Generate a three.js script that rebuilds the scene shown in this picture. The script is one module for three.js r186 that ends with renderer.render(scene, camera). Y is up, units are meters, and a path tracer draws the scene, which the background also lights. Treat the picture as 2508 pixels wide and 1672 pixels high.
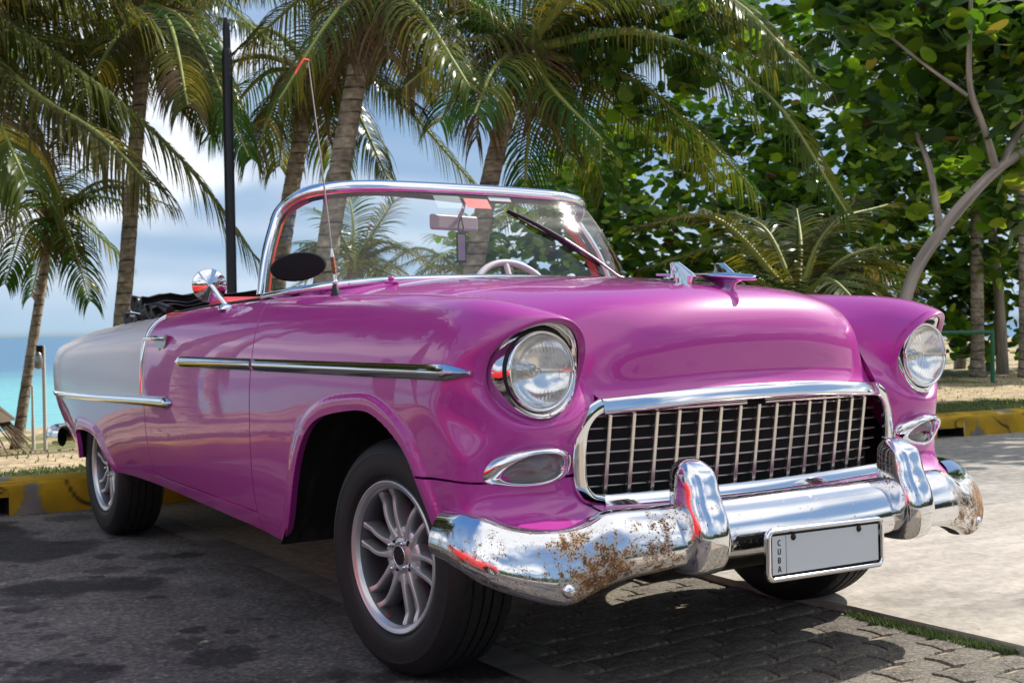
import * as THREE from 'three';
import { mergeGeometries, mergeVertices, toCreasedNormals } from 'three/addons/utils/BufferGeometryUtils.js';
import { RoundedBoxGeometry } from 'three/addons/geometries/RoundedBoxGeometry.js';
import { FontLoader } from 'three/addons/loaders/FontLoader.js';
import { TextGeometry } from 'three/addons/geometries/TextGeometry.js';

const V3 = THREE.Vector3, PI = Math.PI;
const v3 = (x, y, z) => new V3(x, y, z);

// ---------------------------------------------------------------- camera, sky, sun, exposure
const W = 1024, H = 682;
const scene = new THREE.Scene();
const camera = new THREE.PerspectiveCamera(31.82, W / H, 0.1, 4000);
{
  const yaw = THREE.MathUtils.degToRad(-33.596), pitch = THREE.MathUtils.degToRad(-0.653), roll = THREE.MathUtils.degToRad(-1.0265);
  const fw = v3(-Math.sin(yaw) * Math.cos(pitch), Math.sin(pitch), -Math.cos(yaw) * Math.cos(pitch));
  const r = fw.clone().cross(v3(0, 1, 0)).normalize(), u = r.clone().cross(fw);
  const r2 = r.clone().multiplyScalar(Math.cos(roll)).addScaledVector(u, Math.sin(roll));
  const u2 = u.clone().multiplyScalar(Math.cos(roll)).addScaledVector(r, -Math.sin(roll));
  camera.matrixAutoUpdate = true;
  camera.position.set(-2.3893, 0.96232, 2.95839);
  const m = new THREE.Matrix4().makeBasis(r2, u2, fw.clone().negate());
  camera.quaternion.setFromRotationMatrix(m);
}
camera.focus = 3.25;
camera.userData.fStop = 9;

const renderer = new THREE.WebGLRenderer({ antialias: true });
renderer.setSize(W, H);
renderer.toneMapping = THREE.LinearToneMapping;
renderer.toneMappingExposure = 1.18;
renderer.shadowMap.enabled = true;
renderer.shadowMap.type = THREE.PCFSoftShadowMap;

// seeded random numbers and value noise
function rng(seed) { let s = seed >>> 0; return () => { s = (s + 0x6D2B79F5) >>> 0; let t = s; t = Math.imul(t ^ (t >>> 15), t | 1); t ^= t + Math.imul(t ^ (t >>> 7), t | 61); return ((t ^ (t >>> 14)) >>> 0) / 4294967296; }; }
function hash3(x, y, z) { let h = (x * 374761393 + y * 668265263 + z * 2147483647 % 1e9) | 0; h = Math.imul(h ^ (h >>> 13), 1274126177); h = Math.imul(h ^ (h >>> 15), 2246822519); return ((h ^ (h >>> 16)) >>> 0) / 4294967296; }
function noise(x, y, z = 0) {
  const xi = Math.floor(x), yi = Math.floor(y), zi = Math.floor(z); let a = x - xi, b = y - yi, c = z - zi;
  a = a * a * (3 - 2 * a); b = b * b * (3 - 2 * b); c = c * c * (3 - 2 * c);
  const l = (p, q, t) => p + (q - p) * t, h = (i, j, k) => hash3(xi + i, yi + j, zi + k);
  return l(l(l(h(0, 0, 0), h(1, 0, 0), a), l(h(0, 1, 0), h(1, 1, 0), a), b), l(l(h(0, 0, 1), h(1, 0, 1), a), l(h(0, 1, 1), h(1, 1, 1), a), b), c);
}
function fbm(x, y, z, oct) { let s = 0, a = 0.5, t = 0; for (let i = 0; i < oct; i++) { s += a * noise(x, y, z); t += a; a *= 0.5; x = x * 2.03 + 17.1; y = y * 2.03 + 5.3; z = z * 2.03 + 9.7; } return s / t; }
const clamp = (x, a = 0, b = 1) => Math.min(b, Math.max(a, x));
const smooth = (a, b, x) => { const t = clamp((x - a) / (b - a)); return t * t * (3 - 2 * t); };
const lerp = (a, b, t) => a + (b - a) * t;

const SUN = v3(1.05, 1.0, -0.06).normalize();
{ // sky: clear tropical blue, haze near the horizon, broken white cloud
  const w = 1024, h = 512, d = new Float32Array(w * h * 4);
  for (let j = 0; j < h; j++) for (let i = 0; i < w; i++) {
    const el = ((j + 0.5) / h - 0.5) * PI, az = ((i + 0.5) / w - 0.5) * 2 * PI;
    const y = Math.sin(el), cx = Math.cos(el) * Math.cos(az), cz = Math.cos(el) * Math.sin(az);
    const k = Math.pow(clamp(y), 0.45);
    let r = lerp(0.56, 0.075, k), g = lerp(0.76, 0.25, k), b = lerp(0.93, 0.66, k);
    const sd = clamp(cx * SUN.x + y * SUN.y + cz * SUN.z), glow = Math.pow(sd, 10) * 0.45 + Math.pow(sd, 80) * 1.2;
    r += glow; g += glow * 0.97; b += glow * 0.9;
    if (y > 0) {
      const q = 1 / (y + 0.16), px = cx * q, pz = cz * q;
      let c = fbm(px * 1.15 + 3.1, pz * 1.15 + 7.7, 2.2, 6);
      c = smooth(0.47, 0.64, c) * smooth(0.0, 0.14, y);
      const thin = smooth(0.42, 0.75, fbm(px * 0.5 + 11, pz * 2.2 + 1, 4.4, 5)) * 0.4 * smooth(0.0, 0.05, y);
      const cl = clamp(c + thin), lit = 0.78 + 0.35 * fbm(px * 3, pz * 3, 9, 4);
      r = lerp(r, 1.42 * lit, cl); g = lerp(g, 1.44 * lit, cl); b = lerp(b, 1.48 * lit, cl);
    } else { r = 0.30; g = 0.34; b = 0.36; }
    const o = (j * w + i) * 4; d[o] = r * .76; d[o + 1] = g * .76; d[o + 2] = b * .76; d[o + 3] = 1;
  }
  const t = new THREE.DataTexture(d, w, h, THREE.RGBAFormat, THREE.FloatType);
  t.mapping = THREE.EquirectangularReflectionMapping; t.colorSpace = THREE.LinearSRGBColorSpace; t.magFilter = THREE.LinearFilter; t.minFilter = THREE.LinearFilter; t.wrapS = THREE.RepeatWrapping; t.needsUpdate = true;
  scene.background = t; scene.environment = t;
}
const sun = new THREE.DirectionalLight(new THREE.Color(1.0, 0.94, 0.84), 5);
sun.name = 'sun'; sun.position.copy(SUN).multiplyScalar(40); sun.target.position.set(0, 0, -2);
sun.castShadow = true; sun.shadow.mapSize.set(4096, 4096);
Object.assign(sun.shadow.camera, { left: -22, right: 22, top: 22, bottom: -22, near: 1, far: 120 });
scene.add(sun); scene.add(sun.target);

// ---------------------------------------------------------------- naming
const taken = {};
function numbered(name) { const n = taken[name] = (taken[name] ?? -1) + 1; return n ? `${name}_${String(n).padStart(3, '0')}` : name; }
function tag(o, label, category, group) { o.userData.label = label; o.userData.category = category; if (group) o.userData.group = group; return o; }
function thing(name, label, category, pos = [0, 0, 0], turn = 0, group) {
  const o = new THREE.Group(); o.name = numbered(name); o.position.set(...pos); o.rotation.y = turn; tag(o, label, category, group); scene.add(o); return o;
}
function part(name, geo, mat, parent) {
  if (Array.isArray(geo)) geo = geo.length > 1 ? merge(geo) : geo[0];
  const m = new THREE.Mesh(geo, mat); m.name = parent === scene ? numbered(name) : name; m.castShadow = m.receiveShadow = true; parent.add(m); return m;
}
function structure(name, geo, mat) { const m = part(name, geo, mat, scene); m.userData.kind = 'structure'; return m; }
function merge(list) {
  const gs = list.map((g) => { let q = g.index ? g.toNonIndexed() : g; q = q === g ? g.clone() : q; if (!q.attributes.normal) q.computeVertexNormals(); if (!q.attributes.uv) q.setAttribute('uv', new THREE.BufferAttribute(new Float32Array(q.attributes.position.count * 2), 2)); for (const k of Object.keys(q.attributes)) if (!['position', 'normal', 'uv'].includes(k)) q.deleteAttribute(k); return q; });
  return mergeVertices(mergeGeometries(gs), 1e-5);
}
const move = (g, x, y, z) => g.translate(x, y, z);

// ---------------------------------------------------------------- textures
function tex(w, h, fn, srgb, repeat) {
  const d = new Uint8Array(w * h * 4);
  for (let j = 0; j < h; j++) for (let i = 0; i < w; i++) { const c = fn((i + 0.5) / w, (j + 0.5) / h), o = (j * w + i) * 4; d[o] = clamp(c[0]) * 255; d[o + 1] = clamp(c[1] ?? c[0]) * 255; d[o + 2] = clamp(c[2] ?? c[0]) * 255; d[o + 3] = 255; }
  const t = new THREE.DataTexture(d, w, h); t.wrapS = t.wrapT = THREE.RepeatWrapping; t.magFilter = THREE.LinearFilter; t.minFilter = THREE.LinearMipmapLinearFilter; t.generateMipmaps = true;
  if (srgb) t.colorSpace = THREE.SRGBColorSpace; if (repeat) t.repeat.set(...repeat); t.needsUpdate = true; return t;
}
// periodic fbm: blends the noise with shifted copies so that a texture tiles
function tileFbm(u, v, f, oct, seed) {
  const n = (a, b) => fbm(a * f, b * f, seed, oct);
  const wu = smooth(0.0, 1, u), wv = smooth(0.0, 1, v);
  const a = lerp(n(u, v), n(u - 1, v), wu), b = lerp(n(u, v - 1), n(u - 1, v - 1), wu);
  return lerp(a, b, wv);
}
const std = (o) => new THREE.MeshStandardMaterial({ side: THREE.DoubleSide, ...o });
const phys = (o) => new THREE.MeshPhysicalMaterial({ side: THREE.DoubleSide, ...o });
const lin = (r, g, b) => new THREE.Color().setRGB(r, g, b);

// ---------------------------------------------------------------- geometry helpers
function gridGeo(P, closeU = false, closeV = false, uvScale) { // P[i][j] = Vector3; smooth normals
  const n = P.length, m = P[0].length, pos = [], uv = [], idx = [];
  for (let i = 0; i < n; i++) for (let j = 0; j < m; j++) { const p = P[i][j]; pos.push(p.x, p.y, p.z); uv.push(i / (n - 1) * (uvScale?.[0] ?? 1), j / (m - 1) * (uvScale?.[1] ?? 1)); }
  for (let i = 0; i < n - 1; i++) for (let j = 0; j < m - 1; j++) { const a = i * m + j, b = a + m, c = b + 1, d = a + 1; idx.push(a, b, c, a, c, d); }
  const g = new THREE.BufferGeometry(); g.setAttribute('position', new THREE.Float32BufferAttribute(pos, 3)); g.setAttribute('uv', new THREE.Float32BufferAttribute(uv, 2)); g.setIndex(idx); g.computeVertexNormals();
  const N = g.attributes.normal, fix = (a, b) => { const x = N.getX(a) + N.getX(b), y = N.getY(a) + N.getY(b), z = N.getZ(a) + N.getZ(b), l = Math.hypot(x, y, z) || 1; N.setXYZ(a, x / l, y / l, z / l); N.setXYZ(b, x / l, y / l, z / l); };
  if (closeV) for (let i = 0; i < n; i++) fix(i * m, i * m + m - 1);
  if (closeU) for (let j = 0; j < m; j++) fix(j, (n - 1) * m + j);
  return g;
}
const crv = (pts, closed = false) => new THREE.CatmullRomCurve3(pts.map((p) => p.isVector3 ? p : v3(...p)), closed, 'centripetal');
function sample(pts, n, closed = false) { const c = crv(pts, closed), o = []; for (let i = 0; i <= n; i++) o.push(c.getPoint(i / n)); return o; }
// sweep a 2-D profile (a = along 'side', b = along 'out') along a list of points
function sweep(pts, profile, outDir, { closed = false, caps = true, closedProfile = true, scale } = {}) {
  const n = pts.length, rows = [];
  for (let i = 0; i < n; i++) {
    const p = pts[i], a = pts[closed ? (i - 1 + n - 1) % (n - 1) : Math.max(0, i - 1)], b = pts[closed ? (i + 1) % (n - 1) : Math.min(n - 1, i + 1)];
    const t = b.clone().sub(a).normalize(); let out = (typeof outDir === 'function' ? outDir(p, i / (n - 1)) : outDir).clone(); out.addScaledVector(t, -out.dot(t)).normalize();
    const side = t.clone().cross(out), s = scale ? scale(i / (n - 1)) : [1, 1];
    const pr = typeof profile === 'function' ? profile(i / (n - 1)) : profile;
    rows.push(pr.map(([x, y]) => p.clone().addScaledVector(side, x * s[0]).addScaledVector(out, y * s[1])));
    if (closedProfile) rows[i].push(rows[i][0].clone());
  }
  const g = gridGeo(rows, closed, closedProfile);
  if (!caps || closed || !closedProfile) return g;
  const gs = [g]; for (const [row, flip] of [[rows[0], 1], [rows[n - 1], 0]]) { const c = row.slice(0, -1).reduce((s, q) => s.add(q), v3(0, 0, 0)).multiplyScalar(1 / (row.length - 1)); const pos = []; for (let k = 0; k < row.length - 1; k++) { const [a, b] = flip ? [row[k + 1], row[k]] : [row[k], row[k + 1]]; pos.push(c.x, c.y, c.z, a.x, a.y, a.z, b.x, b.y, b.z); } const q = new THREE.BufferGeometry(); q.setAttribute('position', new THREE.Float32BufferAttribute(pos, 3)); q.computeVertexNormals(); gs.push(q); }
  return merge(gs);
}
const circle = (r, n = 10, ry = r) => Array.from({ length: n }, (_, i) => [r * Math.cos(i / n * 2 * PI), ry * Math.sin(i / n * 2 * PI)]);
function tube(pts, r, n = 10, seg = 0) { // r: number or function of t
  const P = seg ? sample(pts, seg) : pts.map((p) => p.isVector3 ? p : v3(...p)), d = P[P.length - 1].clone().sub(P[0]).normalize();
  const up = Math.abs(d.y) > 0.8 ? v3(1, 0, 0.01) : v3(0, 1, 0.01);
  return sweep(P, circle(1, n), up, { scale: (t) => { const q = typeof r === 'function' ? r(t) : r; return [q, q]; } });
}
function lathe(profile, n = 48, axis = 'x') { // profile: [r, h]
  const g = new THREE.LatheGeometry(profile.map(([r, h]) => new THREE.Vector2(r, h)), n);
  if (axis === 'x') g.rotateZ(-PI / 2); if (axis === 'z') g.rotateX(PI / 2); return g;
}
function rbox(w, h, d, r = 0.01, s = 2) { return new RoundedBoxGeometry(w, h, d, s, r); }
function rod(a, b, r, n = 8) { a = a.isVector3 ? a : v3(...a); b = b.isVector3 ? b : v3(...b); const l = a.distanceTo(b), g = new THREE.CylinderGeometry(r, r, l, n); g.applyQuaternion(new THREE.Quaternion().setFromUnitVectors(v3(0, 1, 0), b.clone().sub(a).normalize())); const c = a.clone().add(b).multiplyScalar(0.5); return g.translate(c.x, c.y, c.z); }
function extrude(pts, depth, bevel = 0.002, seg = 2) { const s = new THREE.Shape(pts.map(([x, y]) => new THREE.Vector2(x, y))); return new THREE.ExtrudeGeometry(s, { depth, bevelEnabled: bevel > 0, bevelSize: bevel, bevelThickness: bevel, bevelSegments: seg, curveSegments: 12 }); }
// ---------------------------------------------------------------- materials of the car
const M = {};
const dusty = tex(512, 512, (u, v) => { const n = fbm(u * 9, v * 9, 5, 5), s = noise(u * 170, v * 170, 2) > .93 ? .25 : 0; return [.0, .22 + .55 * smooth(.45, .75, n) + s]; });
M.paint = phys({ color: lin(0.43, 0.024, 0.29), roughness: 0.42, metalness: 0.0, clearcoat: 1, clearcoatRoughness: 0.05, clearcoatRoughnessMap: dusty });
M.silver = phys({ color: lin(0.58, 0.545, 0.57), roughness: 0.45, metalness: 0.0, clearcoat: .6, clearcoatRoughness: 0.12 });
M.redpaint = phys({ color: lin(0.62, 0.025, 0.025), roughness: 0.4, clearcoat: 1, clearcoatRoughness: 0.05 });
M.chrome = std({ color: lin(0.80, 0.80, 0.81), metalness: 1, roughness: 0.07 });
M.dullchrome = std({ color: lin(0.66, 0.65, 0.62), metalness: 1, roughness: 0.2 });
M.bar = std({ color: lin(0.72, 0.68, 0.60), metalness: 1, roughness: 0.28 });
M.rod = std({ color: lin(0.45, 0.42, 0.39), metalness: 1, roughness: 0.34 });
M.black = std({ color: lin(0.006, 0.006, 0.007), roughness: 0.75 });
M.rubber = std({ color: lin(0.012, 0.012, 0.013), roughness: 0.6 });
M.under = std({ color: lin(0.02, 0.018, 0.015), roughness: 0.95, map: tex(256, 256, (u, v) => { const n = fbm(u * 9, v * 9, 3, 5), s = noise(u * 90, v * 90, 8) > 0.86 ? 0.5 * noise(u * 40, v * 40, 2) : 0; const c = 0.25 + 0.75 * smooth(0.4, 0.7, n) + s * 2; return [c, c * 0.93, c * 0.78]; }) });
M.redleather = phys({ color: lin(0.52, 0.03, 0.035), roughness: 0.45, clearcoat: 0.2, clearcoatRoughness: 0.4 });
M.vinyl = std({ color: lin(0.012, 0.011, 0.014), roughness: 0.42 });
M.alloy = std({ color: lin(0.66, 0.65, 0.66), metalness: .75, roughness: 0.32 });
M.alloydark = std({ color: lin(0.20, 0.20, 0.22), metalness: 0.9, roughness: 0.42 });
M.drum = std({ color: lin(0.12, 0.02, 0.09), roughness: 0.6 });
const dust = tex(512, 256, (u, v) => { const d = smooth(.48, .70, u) * smooth(1.02, .9, u), n = fbm(u * 14, v * 8, 3, 5), s = noise(u * 240, v * 120, 6) > .90 ? .5 : 0, arc = smooth(.16, .22, Math.abs(Math.hypot(u - .78, v * .5 + .05) - .25)); return [1, clamp((.25 + .9 * n) * d * (.35 + .65 * arc) + s * (.15 + .6 * d) + .10 * n)]; });
M.glass = phys({ color: lin(0.93, 0.97, 0.96), roughness: 0.29, roughnessMap: dust, transmission: 1, thickness: 0, ior: 1.5 });
M.lensglass = phys({ color: lin(0.98, 0.98, 0.97), roughness: 0.05, transmission: 1, thickness: 0, ior: 1.5 });
M.smoke = phys({ color: lin(0.40, 0.39, 0.38), roughness: 0.12, transmission: 0.55, thickness: 0, ior: 1.5 });
M.whiteplastic = std({ color: lin(0.62, 0.55, 0.58), roughness: 0.4 });
M.mirrorback = std({ color: lin(0.36, 0.30, 0.33), roughness: 0.4 });
// pitted chrome with rust: chips clustered in stains
function rustChrome(name, w, h, density, seed, sx, sy) {
  const mask = new Float32Array(w * h);
  for (let j = 0; j < h; j++) for (let i = 0; i < w; i++) {
    const u = (i + 0.5) / w, v = (j + 0.5) / h, d = density(u, v);
    const fine = fbm(u * sx * 320, v * sy * 320, seed, 3), mid = fbm(u * sx * 60, v * sy * 60, seed + 4, 4);
    mask[j * w + i] = d <= 0 ? 0 : clamp(smooth(0.0, 0.09, fine * 0.62 + mid * 0.38 - (0.76 - 0.33 * d)) + .66 * smooth(.50, 1.0, d + .8 * (mid - .5)) * (.72 + .28 * fine));
  }
  const at = (u, v) => mask[Math.min(h - 1, Math.floor(v * h)) * w + Math.min(w - 1, Math.floor(u * w))];
  const col = tex(w, h, (u, v) => { const m = at(u, v), n = fbm(u * sx * 40, v * sy * 40, seed + 9, 3), r = [lerp(0.26, 0.64, n), lerp(0.15, 0.45, n), lerp(0.06, 0.25, n)]; return [lerp(0.905, r[0], m), lerp(0.905, r[1], m), lerp(0.91, r[2], m)]; }, true);
  const rm = tex(w, h, (u, v) => { const m = at(u, v); return [1, lerp(0.07 + 0.05 * fbm(u * sx * 10, v * sy * 10, 3, 3), 0.85, m), 1 - m]; });
  for (const t of [col, rm]) t.wrapS = t.wrapT = THREE.ClampToEdgeWrapping;
  return std({ map: col, roughnessMap: rm, metalnessMap: rm, metalness: 1, roughness: 1 });
}
const blob = (u, v, cu, cv, ru, rv) => Math.exp(-(((u - cu) / ru) ** 2 + ((v - cv) / rv) ** 2));
// ---------------------------------------------------------------- subdivision surfaces for the body panels
// V: [w, y, z] (w = distance from the centre line); F: [a, b, c, (d), group]
function catmull(V, F) {
  const nv = V.length, E = new Map(), key = (a, b) => a < b ? a * 1e6 + b : b * 1e6 + a;
  const fp = F.map((f) => { const n = f.v.length, s = [0, 0, 0]; for (const i of f.v) for (let k = 0; k < 3; k++) s[k] += V[i][k] / n; return s; });
  F.forEach((f, fi) => { const n = f.v.length; for (let i = 0; i < n; i++) { const a = f.v[i], b = f.v[(i + 1) % n], k = key(a, b); const e = E.get(k); if (e) e.f.push(fi); else E.set(k, { a, b, f: [fi] }); } });
  const out = V.map(() => null), F1 = Array.from({ length: nv }, () => []), E1 = Array.from({ length: nv }, () => []);
  F.forEach((f, fi) => f.v.forEach((i) => F1[i].push(fi))); for (const e of E.values()) { E1[e.a].push(e); E1[e.b].push(e); }
  for (let i = 0; i < nv; i++) {
    const b = E1[i].filter((e) => e.f.length === 1);
    if (b.length) { const p = V[i]; if (b.length === 2 && F1[i].length > 1) { const q = b.map((e) => V[e.a === i ? e.b : e.a]); out[i] = [0, 1, 2].map((k) => 0.75 * p[k] + 0.125 * (q[0][k] + q[1][k])); } else out[i] = p.slice(); continue; }
    const n = F1[i].length, fa = [0, 0, 0], ea = [0, 0, 0];
    for (const f of F1[i]) for (let k = 0; k < 3; k++) fa[k] += fp[f][k] / n;
    for (const e of E1[i]) for (let k = 0; k < 3; k++) ea[k] += (V[e.a][k] + V[e.b][k]) / 2 / n;
    out[i] = [0, 1, 2].map((k) => (fa[k] + 2 * ea[k] + (n - 3) * V[i][k]) / n);
  }
  const f0 = out.length; for (const p of fp) out.push(p);
  for (const e of E.values()) { e.i = out.length; out.push([0, 1, 2].map((k) => e.f.length === 2 ? (V[e.a][k] + V[e.b][k] + fp[e.f[0]][k] + fp[e.f[1]][k]) / 4 : (V[e.a][k] + V[e.b][k]) / 2)); }
  const NF = []; F.forEach((f, fi) => { const n = f.v.length; for (let i = 0; i < n; i++) { const p = f.v[(i + n - 1) % n], c = f.v[i], q = f.v[(i + 1) % n]; NF.push({ v: [c, E.get(key(c, q)).i, f0 + fi, E.get(key(p, c)).i], g: f.g }); } });
  return [out, NF];
}
// cage whose smooth surface passes (nearly) through the given points
function subdivide(V0, F0, levels) {
  let P = V0.map((p) => p.slice());
  for (let it = 0; it < 5; it++) { let V = P, F = F0; for (let l = 0; l < 2; l++) [V, F] = catmull(V, F); P = P.map((p, i) => p.map((c, k) => c + 0.85 * (V0[i][k] - V[i][k]))); }
  let V = P, F = F0; for (let l = 0; l < levels; l++) [V, F] = catmull(V, F); return [V, F];
}
// panels: one geometry per group, with shut-line gaps and turned-in flanges; side = -1 right of the car, +1 left
function panels(V, F, side, { gap = 0.0036, flange = 0.022, displace } = {}) {
  const P = V.map(([w, y, z]) => v3(side * w, y, z)), N = P.map(() => v3(0, 0, 0)), flip = side > 0;
  const quad = (f) => flip ? f.v.slice().reverse() : f.v;
  const norms = () => { N.forEach((n) => n.set(0, 0, 0)); for (const f of F) { const q = quad(f), a = P[q[0]], b = P[q[1]], c = P[q[2]], d = P[q[3]], n = c.clone().sub(a).cross(d.clone().sub(b)); for (const i of q) N[i].add(n); } N.forEach((n) => n.normalize()); };
  norms(); if (displace) { P.forEach((p, i) => displace(p, N[i])); norms(); }
  const groups = {}; F.forEach((f) => (groups[f.g] ??= []).push(f)); const out = {};
  const allE = new Map(), key = (a, b) => a < b ? a * 1e7 + b : b * 1e7 + a; F.forEach((f) => f.v.forEach((a, i) => { const k = key(a, f.v[(i + 1) % 4]); allE.set(k, (allE.get(k) ?? 0) + 1); }));
  for (const [g, fs] of Object.entries(groups)) {
    const map = new Map(), pos = [], nor = [], idx = [], E = new Map(), inward = new Map();
    const vid = (i) => { if (!map.has(i)) { map.set(i, pos.length / 3); pos.push(P[i].x, P[i].y, P[i].z); nor.push(N[i].x, N[i].y, N[i].z); } return map.get(i); };
    for (const f of fs) { const q = quad(f); const c = q.reduce((s, i) => s.add(P[i]), v3(0, 0, 0)).multiplyScalar(0.25); q.forEach((a, i) => { const b = q[(i + 1) % 4], k = key(a, b); E.has(k) ? E.get(k).n++ : E.set(k, { a, b, n: 1 }); (inward.get(a) ?? inward.set(a, v3(0, 0, 0)).get(a)).add(c.clone().sub(P[a])); }); const [a, b, cc, d] = q.map(vid); idx.push(a, b, cc, a, cc, d); }
    const B = [...E.values()].filter((e) => e.n === 1), tan = new Map(), open = new Set();
    for (const e of B) { const t = P[e.b].clone().sub(P[e.a]).normalize(); for (const i of [e.a, e.b]) (tan.get(i) ?? tan.set(i, v3(0, 0, 0)).get(i)).add(t); if (allE.get(key(e.a, e.b)) === 1) { open.add(e.a); open.add(e.b); } }
    const edge = new Map();
    for (const [i, t] of tan) { const n = N[i], d = inward.get(i).clone(); t.normalize(); d.addScaledVector(t, -d.dot(t)).addScaledVector(n, -d.dot(n)).normalize(); const q = P[i].clone().addScaledVector(d, open.has(i) ? 0.0004 : gap), k = map.get(i); pos[k * 3] = q.x; pos[k * 3 + 1] = q.y; pos[k * 3 + 2] = q.z; edge.set(i, [q, d, n]); }
    const ring = (i) => { const [q, d, n] = edge.get(i), s = pos.length / 3; const e1 = q.clone().addScaledVector(n, -0.0022).addScaledVector(d, -0.0009), e2 = q.clone().addScaledVector(n, -flange); const n1 = d.clone().negate(), nm = n.clone().add(n1).normalize(); for (const [p, m] of [[q, nm], [e1, n1], [e2, n1]]) { pos.push(p.x, p.y, p.z); nor.push(m.x, m.y, m.z); } return s; };
    const rings = new Map(); for (const i of edge.keys()) rings.set(i, ring(i));
    for (const e of B) { const a = rings.get(e.a), b = rings.get(e.b); for (let k = 0; k < 2; k++) idx.push(b + k, a + k, a + k + 1, b + k, a + k + 1, b + k + 1); }
    const geo = new THREE.BufferGeometry(); geo.setAttribute('position', new THREE.Float32BufferAttribute(pos, 3)); geo.setAttribute('normal', new THREE.Float32BufferAttribute(nor, 3)); geo.setAttribute('uv', new THREE.Float32BufferAttribute(pos.flatMap((_, i) => i % 3 === 0 ? [pos[i + 2], pos[i + 1]] : []), 2)); geo.setIndex(idx); out[g] = geo;
  }
  return { geos: out, P, N };
}

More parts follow.
